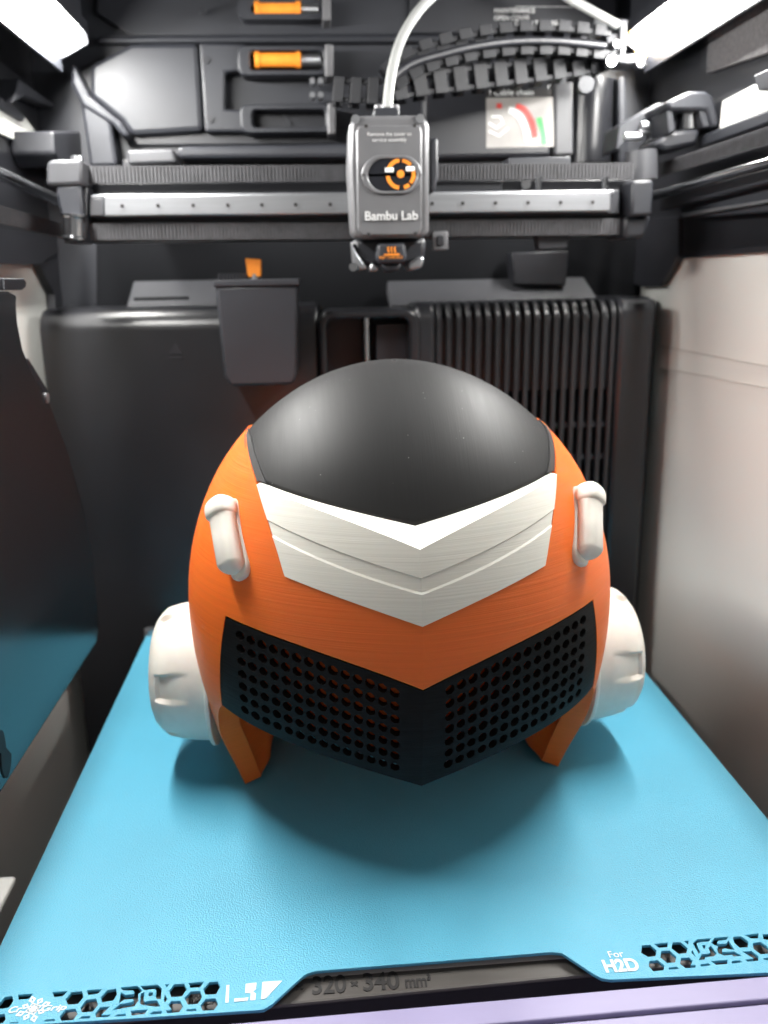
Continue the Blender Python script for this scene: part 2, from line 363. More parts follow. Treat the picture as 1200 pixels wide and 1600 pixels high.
for (x0, x1, y0, y1, full) in ((372, 512, -2, 30, True), (372, 516, 70, 118, True), (376, 520, 162, 208, False)):
    Y = YB-.018; bm = NB(); o_ = px_rr(x0, x1, y0, y1, .006, Y); i_ = px_rr(x0+20, x1-12, y0+9, y1-9, .003, Y)
    ring_solid(bm, o_, i_, Y, YB-.001); fr = obj('slot_frame', bm, MT['black2'], back_wall, 40, bev=.0015)
    bm = NB(); yplate(bm, [(x0+18, y0+7), (x1-10, y0+7), (x1-10, y1-7), (x0+18, y1-7)], YB-.0052, YB-.001); obj('slot_back', bm, MT['black'], fr)
    bm = NB(); yplate(bm, [(x1-8, y0-2), (x1+5, y0-1), (x1+5, y1+1), (x1-8, y1+2)], YB-.024, YB-.001); obj('slot_end', bm, MT['grey'], fr, bev=.001)
    if full:
        Y2 = YB-.014; p0, p1 = at(x0+30, (y0+y1)/2, y=Y2), at(x0+94, (y0+y1)/2, y=Y2)
        bm = NB(); cyl(bm, p0, p1, .0050, n=20); obj('filament_slider', bm, MT['amber'], fr, 40)
        for q in (p0, p1): 
            bm = NB(); cyl(bm, q-Vector((.0018, 0, 0)), q+Vector((.0018, 0, 0)), .0058, n=20); obj('slider_collar', bm, MT['amber'], fr, 40)
        q1 = at(x1-14, (y0+y1)/2, y=Y2); pts = []
        for k in range(73):
            t = k/72; pts.append(p1.lerp(q1, t)+Vector((0, math.cos(t*2*math.pi*7), math.sin(t*2*math.pi*7)))*.0042)
        bm = NB(); tube(bm, pts, .0006, 6, 1); obj('coil_spring', bm, MT['steel'], fr, 60)
    else:
        bm = NB(); yplate(bm, [(x0+64, y0+14), (x0+67, y0+13), (x0+80, y1-14), (x0+77, y1-13)], YB-.007, YB-.005); obj('slot_mark', bm, MT['black2'], fr)
for cxp, cyp in ((488, 126), (501, 126), (488, 148), (501, 148)):
    p = at(cxp, cyp, y=YB-.022); bm = NB(); cyl(bm, p, p+Vector((0, .01, 0)), .0022, n=12); obj('screw', bm, MT['steel'], back_wall, 40)
# right half of the wall
up('dark_panel', [(660, 120), (862, 118), (862, 244), (660, 248)], .012, MT['black'], bev=.003)
up('light_strip', [(866, 128), (896, 126), (897, 242), (866, 243)], .014, MT['mid'], bev=.002)
up('corner_strip', [(966, 120), (978, 118), (984, 255), (968, 256)], .02, MT['black2'], bev=.002)
p = at(937, 120, y=YB-.02); q = at(937, 252, y=YB-.02); bm = NB(); cyl(bm, (p.x, YB-.004, p.z), (p.x, YB-.004, q.z), .0165, n=28); obj('round_post', bm, MT['gloss'], back_wall, 40)
up('black_panel', [(640, -70), (965, -70), (965, 50), (640, 52)], .008, MT['black'])
# printed instruction lines high on the wall
tz = at(772, 20, y=YB-.0085)
for k, (dx, dz, s_) in enumerate(((0, 0, 'MAINTENANCE'), (0, -.005, 'OPEN COVER'), (.016, .003, '—————————————'), (.016, -.0085, 'CLEAN THE AREA'))):
    text('wall_lettering', s_, .0045, (tz.x+dx, YB-.0085, tz.z+dz), (R(90), 0, 0), MT['silver_text'], back_wall, .0001)
# warning sticker: picture of a cable chain between a red and a green arc
st = thing('warning_sticker', 'pale square sticker with red and green arcs on the black rear wall', 'sticker', at(812, 190, y=YB-.0125))
ys = YB-.0126
bm = NB(); yplate(bm, [(760, 153), (864, 151), (866, 229), (760, 231)], ys, YB-.0121); obj('sticker_sheet', bm, MT['sticker'], st)
bm = NB(); yplate(bm, [(760, 141), (864, 139), (864, 150), (760, 152)], ys, YB-.0121); obj('sticker_header', bm, MT['ink'], st)
text('sticker_lettering', '! Cable chain', .0058, (at(764, 150, y=ys).x, ys-.0003, at(764, 149, y=ys).z), (R(90), 0, 0), MT['print'], st, .0001, xs=1.15)
def arc_band(name, pts, w, m, dy, parent):
    a = []; b = []
    for i, p in enumerate(pts):
        q0, q1 = pts[max(i-1, 0)], pts[min(i+1, len(pts)-1)]; dx, dy_ = q1[0]-q0[0], q1[1]-q0[1]; l = math.hypot(dx, dy_)
        a.append((p[0]-dy_/l*w, p[1]+dx/l*w)); b.append((p[0]+dy_/l*w, p[1]-dx/l*w))
    bm = NB(); yplate(bm, a+b[::-1], ys-dy, ys-dy+.0002); return obj(name, bm, m, parent)
ch = [(798+30*math.sin(t)*1.0+0, 168+62*(1-math.cos(t))*.9) for t in [i*.16 for i in range(10)]]
arc_band('sticker_red_arc', [(x+8, y-2) for x, y in ch], 4.5, MT['red'], .0004, st)
arc_band('sticker_chain', [(x-3, y+4) for x, y in ch], 5, MT['print'], .0006, st)
arc_band('sticker_green_arc', [(842+8*math.sin(t*1.6), 184+42*t) for t in [i/8 for i in range(9)]], 4, MT['green'], .0004, st)
arc_band('sticker_red_mark', [(776, 165), (784, 166)], 4, MT['red'], .0004, st)
arc_band('sticker_tube', [(764, 192), (776, 200), (786, 192), (782, 182), (768, 182)], 1.5, MT['print'], .0004, st)
arc_band('sticker_tube', [(764, 205), (780, 212), (794, 200)], 1.5, MT['print'], .0006, st)

# --- lit LED bars under the ceiling
def led(p_out, p_in, label, side):
    # slanted lit face: inner edge high, outer edge low, closed off from the wall by its housing
    z = .420; h = .013; a = at(*p_out, z=z); b = at(*p_in, y=a.y); zi = z+h; b = at(*p_in, z=zi) if abs(b.x-a.x) > .04 else b
    xo, xi, zi, y1, y0 = a.x, b.x, max(b.z, z+.006), a.y, .30
    t = thing('light_bar', label, 'light bar', ((xo+xi)/2, y1, z+.02))
    d = Vector((xi-xo, 0, zi-z)); up_ = Vector((-d.z, 0, d.x)).normalized()
    if up_.z < 0: up_ = -up_
    P = [Vector((xo, y0, z)), Vector((xi, y0, zi)), Vector((xi, y0, zi))+up_*.004, Vector((xo, y0, z))+up_*.004]
    obj('diffuser', loft(NB(), P, [p+Vector((0, y1-y0, 0)) for p in P]), MT['led'], t)
    s_ = 1 if side > 0 else -1
    prof = [(xo+s_*.0008, z-.013), (xo+s_*.0035, z-.013), (xo+s_*.0035, zi+.014), (xi-s_*.0035, zi+.014), (xi-s_*.0035, zi+.0045), (xi-s_*.0008, zi+.0045), (xo+s_*.0008, z+.0052)]
    bm = NB(); loft(bm, [(x, y0-.004, z_) for x, z_ in prof], [(x, y1+.004, z_) for x, z_ in prof])
    obj('housing', bm, MT['black2'], t)
    prof = [(xo+s_*.003, z-.006), (xo+s_*.003, zi+.0135), (xi-s_*.003, zi+.0135), (xi-s_*.003, zi-.001)]
    bm = NB(); loft(bm, [(x, y1+.0006, z_) for x, z_ in prof], [(x, y1+.0036, z_) for x, z_ in prof]); obj('end_cap', bm, MT['black2'], t)
    bm = NB(); box(bm, min(xo, xi)-.001, max(xo, xi)+.001, y0, y1, zi+.0143, .4678); obj('mounting_rail', bm, MT['black2'], t)
    return t
led((95, 80), (130, 72), 'left glowing white light bar under the chamber ceiling, above the side rod', -1)
led((1010, 82), (985, 64), 'right glowing white light bar above the belt tensioner and tube bracket', 1)

# --- left wall details
def xl(name, px, x0, x1, m, parent=left_wall, bev=.001):
    bm = NB(); xplate(bm, px, x0, x1); return obj(name, bm, m, parent, bev=bev)
xl('upper_window', [(-40, 150), (0, 165), (35, 185), (50, 205), (57, 236), (0, 210), (-40, 195)], XL+.0005, XL+.003, MT['panel'], bev=0)
xl('shade_ledge', [(30, 123), (88, 164), (90, 172), (40, 150), (20, 160), (28, 130)], XL+.012, XL, MT['black2'])
xl('wall_bracket', [(-20, 140), (20, 160), (40, 185), (36, 190), (0, 168), (-20, 160)], XL+.006, XL, MT['black'])
xl('wall_bracket', [(84, 205), (138, 205), (143, 262), (96, 262), (86, 240)], XL+.03, XL, MT['black'], bev=.002)
for q in ((24, 235), (68, 240), (56, 250)):
    p = at(*q, x=XL+.002); bm = NB(); cyl(bm, p-Vector((.002, 0, 0)), p+Vector((.0015, 0, 0)), .0016, n=10); obj('screw', bm, MT['steel'], left_wall, 40)
# --- fan duct slab on the left
fd = thing('fan_duct', 'tall glossy black fan duct slab with a slot near its foot, left wall', 'fan duct', at(60, 1200, x=-.155))
xs0 = -.153
bm = NB(); xplate(bm, [(-140, 470), (-60, 457), (15, 455), (27, 462), (26, 476), (28, 505), (36, 545), (50, 580), (75, 622), (105, 700), (130, 790), (146, 870), (155, 980), (151, 1004), (0, 1241), (-60, 1330), (-140, 1440)], xs0, xs0-.010)
obj('slab', bm, MT['slab'], fd, bev=.0012)
bm = NB(); xplate(bm, [(-60, 433), (38, 435), (42, 441), (41, 449), (36, 453), (-60, 455)], xs0, xs0-.010); obj('handle_bar', bm, MT['black'], fd, bev=.0008)
bm = NB(); xplate(bm, [(7, 436), (9, 436), (9, 452), (7, 452)], xs0+.001, xs0); obj('handle_rib', bm, MT['black2'], fd)
bm = NB(); xplate(bm, [(2+8*math.cos(t)+(0 if math.sin(t) < 0 else 8), 1178+38*math.sin(t)*1.0) for t in [i*2*math.pi/24 for i in range(24)]], xs0+.0006, xs0-.004); obj('slot', bm, MT['ink'], fd)
bm = NB(); xplate(bm, [(38, 562), (44, 560), (72, 606), (78, 618), (66, 624)], xs0-.002, xs0-.012); obj('clip', bm, MT['black'], fd)
pp_ = at(72, 622, x=xs0); bm = NB(); cyl(bm, pp_-Vector((.004, 0, 0)), pp_+Vector((.001, 0, 0)), .003, n=12); obj('clip_screw', bm, MT['grey'], fd, 40)
# lower left black sheet: shadow over the pale wall put into the colour
bm = NB(); xplate(bm, [(133, 1035), (160, 980), (240, 700), (240, 1300), (156, 1160)], XL-.001, XL-.003); obj('wall_shade_sheet', bm, MT['black'], left_wall)

# --- right wall details
def xr(name, px, x0, x1, m, parent=right_wall, bev=.001):
    bm = NB(); xplate(bm, px, x0, x1); return obj(name, bm, m, parent, bev=bev)
xr('foam_pad', [(1108, 14), (1215, -28), (1215, 78), (1103, 115)], XR-.003, XR, mat('foam', (.12, .115, .118), .8, noise=((500, 500, 500), .8, 1.2), bump=((1200, 1200, 1200), .5, .0005, 3)))
xr('upper_window', [(1129, 158), (1178, 132), (1184, 142), (1215, 136), (1215, 166), (1124, 201)], XR-.0025, XR, MT['panel'], bev=0)
xr('wall_bracket', [(1176, 118), (1215, 100), (1215, 140), (1184, 142)], XR-.010, XR, MT['black2'])
xr('window_rail', [(1090, 214), (1215, 166), (1215, 186), (1090, 232)], XR-.008, XR, MT['black2'])
xr('guide_rail', [(1030, 300), (1215, 246), (1215, 282), (1030, 330)], XR-.018, XR, MT['black'])
xr('lower_rail', [(1062, 320), (1215, 288), (1215, 330), (1062, 342)], XR-.010, XR, MT['black2'])
xr('rail_lip', [(1064, 333), (1215, 309), (1215, 314), (1066, 339)], XR-.014, XR-.010, MT['steel'], bev=.0005)

# --- side rods and belts
XRR = .243
def along(name_, pxa, pxb, x, r, m, label, cat, group):
    a, b = at(*pxa, x=x), at(*pxb, x=x); z = (a.z+b.z)/2
    t = thing(name_, label, cat, (x, a.y, a.z), group)
    d = (b-a).normalized(); bm = NB(); cyl(bm, a, a+d*.42, r, n=20); obj('shaft', bm, m, t, 40); return t
along('guide_rod', (1022, 306), (1200, 256), XRR, .0034, MT['chrome'], 'polished steel guide rod along the right wall below the toothed belt', 'rod', 'side guide rods')
along('guide_rod', (92, 314), (0, 272), -.176, .0038, MT['chrome'], 'polished steel guide rod along the left wall beside the gantry bracket', 'rod', 'side guide rods')
def side_belt(pa, pb, x, hgt, label):
    a, b = at(*pa, x=x), at(*pb, x=x); t = thing('drive_belt', label, 'belt', a, 'toothed side belts')
    d = (b-a); d = d/abs(d.y); L_ = .30
    p = [a, a+d*L_]
    bm = NB(); loft(bm, [p[0]+Vector((-.001, 0, hgt)), p[1]+Vector((-.001, 0, hgt)), p[1]+Vector((-.001, 0, -hgt)), p[0]+Vector((-.001, 0, -hgt))],
                    [p[0]+Vector((.001, 0, hgt)), p[1]+Vector((.001, 0, hgt)), p[1]+Vector((.001, 0, -hgt)), p[0]+Vector((.001, 0, -hgt))])
    obj('belt_band', bm, MT['belt'], t)
    bm = NB(); n = 150; s_ = -1 if x > 0 else 1
    for k in range(n):
        q = a+d*(L_*k/n); box(bm, q.x+s_*.001-.0004, q.x+s_*.001+.0004, q.y-.0006, q.y+.0006, q.z-hgt*.95, q.z+hgt*.95)
    o = obj('belt_teeth', bm, MT['belt'], t); o['kind'] = 'stuff'
side_belt((1024, 268), (1200, 212), XRR+.004, .0046, 'toothed rubber belt along the right wall above the guide rod')
side_belt((100, 362), (0, 335), -.178, .0050, 'toothed rubber belt along the left wall below the guide rod')

# --- belt tensioner on the right
tn = thing('belt_tensioner', 'black belt tensioner block with pulleys by the right wall window', 'tensioner', at(1040, 236, y=.585))
Yt = .555
def tp(name, px, y0, y1, m, bev=.001): 
    bm = NB(); yplate(bm, px, y0, y1); return obj(name, bm, m, tn, 40, bev=bev)
tp('arm_plate', [(967, 196), (1030, 160), (1042, 162), (1040, 178), (985, 214), (966, 236), (962, 234)], .60, .63, MT['black2'])
tp('yoke', [(1042, 160), (1050, 155), (1078, 142), (1104, 142), (1116, 151), (1122, 180), (1126, 198), (1112, 200), (1104, 172), (1046, 172)], Yt, Yt+.04, MT['black2'], bev=.002)
tp('yoke_foot', [(1046, 204), (1096, 200), (1090, 226), (1040, 236), (1020, 225)], Yt+.005, Yt+.04, MT['black'], bev=.003)
tp('yoke_side', [(1042, 172), (1052, 172), (1056, 204), (1044, 210)], Yt+.002, Yt+.03, MT['black2'])
tp('yoke_side', [(1092, 172), (1106, 172), (1112, 198), (1098, 200)], Yt+.002, Yt+.03, MT['black2'])
a, b = at(1074, 172, y=Yt+.015), at(1074, 203, y=Yt+.015); bm = NB(); cyl(bm, a, b, .0075, n=24); obj('pulley', bm, MT['chrome'], tn, 40)
for q in ((1018, 198, .006), (1008, 206, .0035), (988, 214, .0045), (1038, 202, .003), (1028, 217, .004), (1056, 176, .003)):
    p = at(q[0], q[1], y=.585); bm = NB(); cyl(bm, p-Vector((q[2]*1.3, 0, 0)), p+Vector((q[2]*1.3, 0, 0)), q[2]*.6, n=16); obj('bolt', bm, MT['steel'], tn, 40, bev=.0005)
a, b = at(1002, 236, y=.57), at(1002, 282, y=.57); bm = NB(); cyl(bm, a, b, .0105, n=24); obj('spindle', bm, MT['mid'], tn, 40)

# --- gantry beam with rail, belts, end brackets
YG = .55
def gp(px, y): return at(*px, y=y)
ga = thing('gantry_beam', 'wide black gantry beam carrying a steel rail across the chamber behind the print head', 'gantry', gp((560, 380), YG))
def yb(name, px, y0, y1, m, parent=ga, bev=.0008, kind=None):
    bm = NB(); yplate(bm, px, y0, y1); o = obj(name, bm, m, parent, 40, bev=bev)
    if kind: o['kind'] = kind
    return o
yb('rear_beam', [(128, 286), (990, 280), (990, 368), (128, 378)], YG+.012, YG+.045, MT['black'])
yb('rail_base', [(136, 303), (968, 296), (968, 334), (136, 341)], YG+.003, YG+.0125, MT['black2'])
rail = yb('steel_rail', [(162, 305), (955, 298), (955, 330), (162, 338)], YG-.004, YG+.004, MT['steel'], bev=.001)
yb('rail_top', [(142, 304), (960, 297), (960, 303), (142, 310)], YG-.002, YG+.012, MT['steel'], bev=.0005)
yb('rail_end', [(140, 309), (163, 309), (163, 338), (140, 338)], YG-.002, YG+.004, MT['mid'], bev=.001)
hx = [191, 247, 302, 356, 409, 462, 516, 675, 723, 774, 825, 876, 926]
for k, x in enumerate(hx):
    p = at(x, 322-(x-190)*.008, y=YG-.0042)
    bm = NB(); cyl(bm, p, p+Vector((0, .0006, 0)), .0029, n=18); s_ = obj('rail_screw', bm, MT['steel'], ga, 40)
    bm = NB(); cyl(bm, p-Vector((0, .0004, 0)), p+Vector((0, .0006, 0)), .0013, n=6); obj('screw_socket', bm, MT['ink'], s_)
def xbelt(px0, px1, ya, yb_, h):
    a, b = at(px0, ya, y=YG+.004), at(px1, yb_, y=YG+.004)
    bm = NB(); loft(bm, [a+Vector((0, 0, h)), b+Vector((0, 0, h)), b-Vector((0, 0, h)), a-Vector((0, 0, h))], [v+Vector((0, .002, 0)) for v in (a+Vector((0, 0, h)), b+Vector((0, 0, h)), b-Vector((0, 0, h)), a-Vector((0, 0, h)))])
    o = obj('cross_belt', bm, MT['belt'], ga)
    bm = NB(); n = int((b-a).length/.0023)
    for k in range(n):
        q = a.lerp(b, (k+.5)/n); box(bm, q.x-.0007, q.x+.0007, q.y-.0009, q.y+.0002, q.z-h*.96, q.z+h*.96)
    t = obj('belt_teeth', bm, MT['belt'], o); t['kind'] = 'stuff'
xbelt(130, 560, 273, 271, .0052); xbelt(660, 990, 270, 267, .0052); xbelt(140, 560, 362, 361, .0052); xbelt(660, 985, 357, 354, .0052)
yb('beam_block', [(650, 284), (692, 283), (785, 282), (785, 298), (650, 300)], YG+.008, YG+.03, MT['black2'])
yb('beam_block', [(795, 246), (892, 244), (892, 262), (795, 264)], YG+.02, YG+.04, MT['black2'])
for x in (841, 945):
    a, b = at(x, 277, y=YG+.004), at(x, 298, y=YG+.004); bm = NB(); cyl(bm, a, b, .0024, n=14); obj('pin', bm, MT['chrome'], ga, 40)
p = at(822, 288, y=YG+.004); bm = NB(); cyl(bm, p, p+Vector((0, .004, 0)), .0032, n=16); obj('screw', bm, MT['chrome'], ga, 40)
# left end bracket
yb('end_bracket', [(72, 254), (82, 249), (128, 249), (128, 288), (72, 290)], YG-.012, YG+.03, MT['mid'], bev=.002)
yb('end_bracket', [(86, 289), (125, 288), (131, 345), (98, 346), (90, 320)], YG-.010, YG+.03, MT['black2'], bev=.002)
yb('bracket_flange', [(128, 290), (136, 292), (136, 375), (130, 376)], YG-.004, YG+.02, MT['black'], bev=.001)
a, b = at(116, 344, y=YG-.010), at(116, 374, y=YG-.010); bm = NB(); lathe(bm, b, a-b, [(0, .0078), (.001, .0078), (.002, .0066), (.0125, .0066), (.0135, .0078), (.015, .0078)], 24); obj('idler_pulley', bm, MT['chrome'], ga, 40)
p = at(120, 244, y=YG); bm = NB(); cyl(bm, p, p+Vector((0, 0, -.004)), .0038, n=16); obj('bolt', bm, MT['steel'], ga, 40)
yb('bracket_cap', [(100, 372), (130, 372), (130, 380), (100, 380)], YG-.012, YG+.01, MT['black2'])
# right end bracket
yb('end_bracket', [(988, 282), (1022, 280), (1020, 336), (986, 338)], YG-.010, YG+.03, MT['black2'], bev=.002)
yb('end_bracket', [(976, 337), (1020, 336), (1008, 372), (974, 374)], YG-.004, YG+.03, MT['black'], bev=.003)
# bits hanging below the beam
yb('hanging_clip', [(838, 368), (890, 366), (886, 388), (842, 390)], YG+.01, YG+.02, MT['black2'])
yb('hanging_clip', [(800, 395), (888, 392), (884, 446), (804, 444)], YB-.03, YB-.01, MT['black'])
yb('sensor_tab', [(676, 362), (700, 361), (701, 390), (677, 391)], YG-.002, YG+.004, MT['grey'], bev=.0008)
yb('sensor_mark', [(682, 368), (694, 367), (694, 384), (683, 385)], YG-.0035, YG-.002, MT['black'])

# --- print head
YH = .505
th = thing('print_head', 'grey metal print head with an oval window and orange fan ring on the gantry', 'print head', at(610, 400, y=YH+.02))
def hp(name, px, y0, y1, m, bev=.0015, parent=th): 
    bm = NB(); yplate(bm, px, y0, y1); return obj(name, bm, m, parent, 40, bev=bev)
ro = [(546, 196), (552, 183), (562, 180), (652, 179), (666, 184), (671, 196), (671, 360), (664, 371), (560, 373), (550, 364), (548, 330), (544, 260)]
cover = hp('cover', ro, YH, YH+.035, MT['grey'], bev=.003)
hp('cover_lip', [(560, 196), (656, 195), (660, 204), (660, 355), (654, 368), (566, 369), (558, 358), (556, 206)], YH-.0015, YH+.002, MT['grey'], bev=.0012)
hp('side_plate', [(671, 216), (685, 214), (686, 270), (680, 300), (671, 302)], YH+.012, YH+.04, MT['black2'], bev=.002)
for q in ((555, 188), (655, 187)):
    p = at(*q, y=YH+.003); bm = NB(); cyl(bm, p+Vector((0, -.0045, 0)), p, .0024, n=16); obj('screw', bm, MT['steel'], cover, 40)
# oval window
Yw = YH-.0018; o_ = px_rr(565, 659, 242, 304, .0115, Yw, 8); i_ = px_rr(575, 651, 248, 299, .0096, Yw, 8)
bm = NB(); ring_solid(bm, o_, i_, Yw-.0012, Yw+.004); obj('window_bezel', bm, MT['steel'] if 0 else MT['grey'], th, 50, bev=.0008)
bm = NB(); loft(bm, [(x, Yw-.0002, z) for x, z in i_], [(x, Yw+.003, z) for x, z in i_]); wn = obj('window', bm, mat('window_glass', (.012, .013, .017), .08), th, 40)
cxy = at(626, 272, y=Yw-.0004); rw = .0088
def ring_seg(a0, a1, r0, r1):
    bm = NB(); n = 8; P = [(cxy.x+r0*math.cos(R(a0+(a1-a0)*i/n)), cxy.z+r0*math.sin(R(a0+(a1-a0)*i/n))) for i in range(n+1)]
    Q = [(cxy.x+r1*math.cos(R(a0+(a1-a0)*i/n)), cxy.z+r1*math.sin(R(a0+(a1-a0)*i/n))) for i in range(n+1)]
    loft(bm, [(x, Yw-.0007, z) for x, z in P+Q[::-1]], [(x, Yw-.0002, z) for x, z in P+Q[::-1]]); return bm
for a0, a1 in ((95, 160), (40, 82), (-40, 28), (-75, -50), (188, 262)): obj('fan_ring', ring_seg(a0, a1, .0066, .0088), MT['amber'], wn)
bm = NB(); cyl(bm, cxy+Vector((0, -.0004, 0)), cxy+Vector((0, .0004, 0)), .0022, n=18); obj('fan_hub', bm, MT['amber'], wn)
for q in ((608, 266, .3), (641, 264, -.3)):
    p = at(q[0], q[1], y=Yw); bm = NB(); box(bm, p.x-.0026, p.x+.0026, Yw-.0011, Yw-.0004, p.z-.0013, p.z+.0013); obj('window_mark', bm, MT['print'], wn, bev=.0004)  # small white blocks on the window
p = at(611, 344, y=YH); text('cover_lettering', 'Bambu Lab', .0072, (p.x, YH-.0022, p.z), (R(90), 0, 0), MT['silver_text'], th, .0004, 'CENTER', xs=1.0, bold=.0001)
for k, s_ in enumerate(('Remove the cover to', 'service assembly')):
    p = at(608, 213+9*k, y=YH); text('cover_lettering', s_, .0030, (p.x, YH-.0018, p.z), (R(90), 0, 0), MT['silver_text'], th, .0001, 'CENTER')
for q in ((576, 366), (649, 365), (572, 197), (648, 196)):
    p = at(*q, y=YH-.0015); bm = NB(); cyl(bm, p, p+Vector((0, .001, 0)), .0011, n=10); obj('notch', bm, MT['ink'], th)
# nozzle block and blower outlets
hp('lower_body', [(550, 373), (667, 371), (664, 405), (640, 414), (575, 416), (555, 404)], YH+.012, YH+.04, MT['black'], bev=.003)
hp('nozzle_guard', [(589, 380), (634, 379), (636, 404), (628, 412), (596, 413), (588, 405)], YH+.001, YH+.02, MT['black2'], bev=.002)
hp('nozzle_tip', [(595, 412), (629, 411), (622, 425), (604, 426)], YH+.004, YH+.02, MT['black'], bev=.002)
for k in range(3):
    x = 606+5*k; hp('heat_mark', [(x, 386), (x+2, 385), (x+1.5, 390), (x+3, 394), (x+1, 395), (x-.5, 390)], YH+.0004, YH+.0012, MT['amber'], bev=0)
hp('heat_mark', [(600, 397), (624, 396), (624, 398.5), (600, 399)], YH+.0004, YH+.0012, MT['amber'], bev=0)
p = at(611, 404, y=YH); text('heat_lettering', 'HOT SURFACE', .0022, (p.x, YH+.0006, p.z), (R(90), 0, 0), MT['amber'], th, .0001, 'CENTER')
for pts in ([(549, 376), (556, 392), (568, 410), (575, 420), (562, 422), (552, 410)], [(580, 410), (592, 418), (590, 424), (576, 424)], [(636, 414), (648, 404), (656, 400), (664, 402), (660, 418), (640, 424)]):
    hp('blower_outlet', pts, YH+.008, YH+.026, MT['steel'], bev=.0025)
p = at(552, 417, y=YH); bm = NB(); cyl(bm, p, p+Vector((0, .006, 0)), .0026, n=14); obj('screw', bm, MT['chrome'], th, 40)
# tube fitting on top
for x, r_ in ((592, .0028), (617, .0028)):
    a, b = at(x, 182, y=YH+.012), at(x, 164, y=YH+.012); bm = NB(); cyl(bm, a, b, r_, n=16); obj('tube_fitting', bm, MT['grey'], th, 40, bev=.0005)
hp('fitting_base', [(584, 168), (624, 167), (626, 184), (582, 185)], YH+.006, YH+.024, MT['black2'], bev=.0015)

# --- cable chain: two runs of links
cc = thing('cable_chain', 'black plastic cable chain arching from the print head to the right corner bracket', 'cable chain', at(900, 100, y=.60))
TABS = ((.04, .70, .17, .5, -1, -.8), (.04, .70, -.5, -.17, -1, -.8), (.04, .70, .17, .5, .8, 1), (.04, .70, -.5, -.17, .8, 1), (0, 1, .20, .36, -.8, -.6), (0, 1, -.40, -.2, -.8, -.6), (0, 1, -.38, -.30, -.8, .8), (.2, .55, .40, .5, -.8, .8))
PLATES = ((.02, .66, -.5, .5, -1, -.82), (.02, .66, -.5, .5, .82, 1), (0, 1, .26, .46, -.82, -.6), (0, 1, -.46, -.26, -.82, -.6), (.0, .3, -.3, .3, -.8, .8), (.2, .5, .42, .5, -.82, .82), (.2, .5, -.5, -.42, -.82, .82))
def chain(pts, n, h0, h1, y0, y1, open_=False):
    P = [at(x, y, y=y0+(y1-y0)*i/(len(pts)-1)) for i, (x, y) in enumerate(pts)]
    L_ = [0]
    for a, b in zip(P, P[1:]): L_.append(L_[-1]+(b-a).length)
    def on(t):
        s = t*L_[-1]
        for i in range(len(P)-1):
            if s <= L_[i+1]+1e-9: return P[i].lerp(P[i+1], (s-L_[i])/(L_[i+1]-L_[i]))
        return P[-1]
    for k in range(n):
        a, b = on(k/n), on((k+1)/n); h = h0+(h1-h0)*k/n; d = b-a; u = Vector((-d.z, 0, d.x)).normalized()
        if u.z < 0: u = -u
        D = Vector((0, .009, 0)); bm = NB()
        for f0, f1, g0, g1, e0, e1 in (TABS if open_ else PLATES):
            q = [a+d*f+u*h*g for f, g in ((f0, g0), (f1, g0), (f1, g1), (f0, g1))]
            loft(bm, [p+D*e0 for p in q], [p+D*e1 for p in q])
        obj('chain_link', bm, MT['chain'], cc, bev=.0005)
    return P
up_pts = [(606, 128), (640, 100), (690, 84), (740, 72), (800, 64), (860, 63), (910, 67), (948, 72)]
chain(up_pts, 12, .0200, .0225, .575, .62, True)
chain([(612, 142), (660, 133), (710, 128), (770, 121), (830, 114), (890, 106), (945, 98)], 11, .016, .016, .585, .635)
chain([(520, 143), (560, 146), (600, 146)], 3, .016, .017, .60, .59)
bm = NB(); tube(bm, [at(x, y, y=Y) for x, y, Y in ((606, 128, .563), (640, 101, .568), (690, 85, .574), (740, 73, .58), (800, 65, .588), (860, 64, .596), (910, 68, .603), (945, 72, .608))], .0026, 8, 5); obj('inner_cable', bm, MT['black'], cc, 60)
br = thing('chain_bracket', 'small corner bracket holding the tube and cable chain below the right light bar', 'bracket', at(968, 80, y=.64))
def bp_(name, px, y0, y1, m, bev=.001): 
    bm = NB(); yplate(bm, px, y0, y1); return obj(name, bm, m, br, 40, bev=bev)
bp_('upright', [(969, 28), (981, 30), (977, 88), (968, 92)], .615, .635, MT['mid'])
bp_('clamp', [(946, 50), (970, 52), (968, 88), (950, 86)], .618, .64, MT['black2'])
bp_('foot', [(952, 86), (1000, 84), (1003, 96), (984, 100), (952, 96)], .615, .635, MT['mid'])
for q in ((956, 95, .004), (938, 38, .005), (1002, 98, .0035), (916, 132, .006), (964, 68, .003)):
    p = at(q[0], q[1], y=.612); bm = NB(); cyl(bm, p, p+Vector((0, .006, 0)), q[2], n=16); obj('bolt', bm, MT['chrome'] if q[0] != 916 else MT['black2'], br, 40, bev=.0005)
bm = NB(); tube(bm, [at(x, y, y=.64) for x, y in ((983, 50), (998, 62), (1010, 80), (1004, 90), (994, 80))], .0016, 8, 5); obj('yellow_cable', bm, mat('yellow_cable_skin', (.65, .38, .08), .5), br, 60)
# --- feed tubes
def feed(pts, label, r):
    o = obj('feed_tube', tube(NB(), [at(x, y, y=Y) for x, y, Y in pts], r, 14, 8), MT['tube'], None, 60, origin=at(pts[0][0], pts[0][1], y=pts[0][2]))
    return tag(o, label, 'tube')
feed([(605, 178, .52), (608, 140, .525), (614, 104, .53), (626, 64, .54), (646, 28, .55), (672, -2, .56), (720, -40, .58), (790, -52, .60), (850, -28, .61), (890, -2, .612), (930, 20, .612), (966, 40, .612)],
     'milky plastic feed tube looping from the print head up to the corner bracket', .0031)

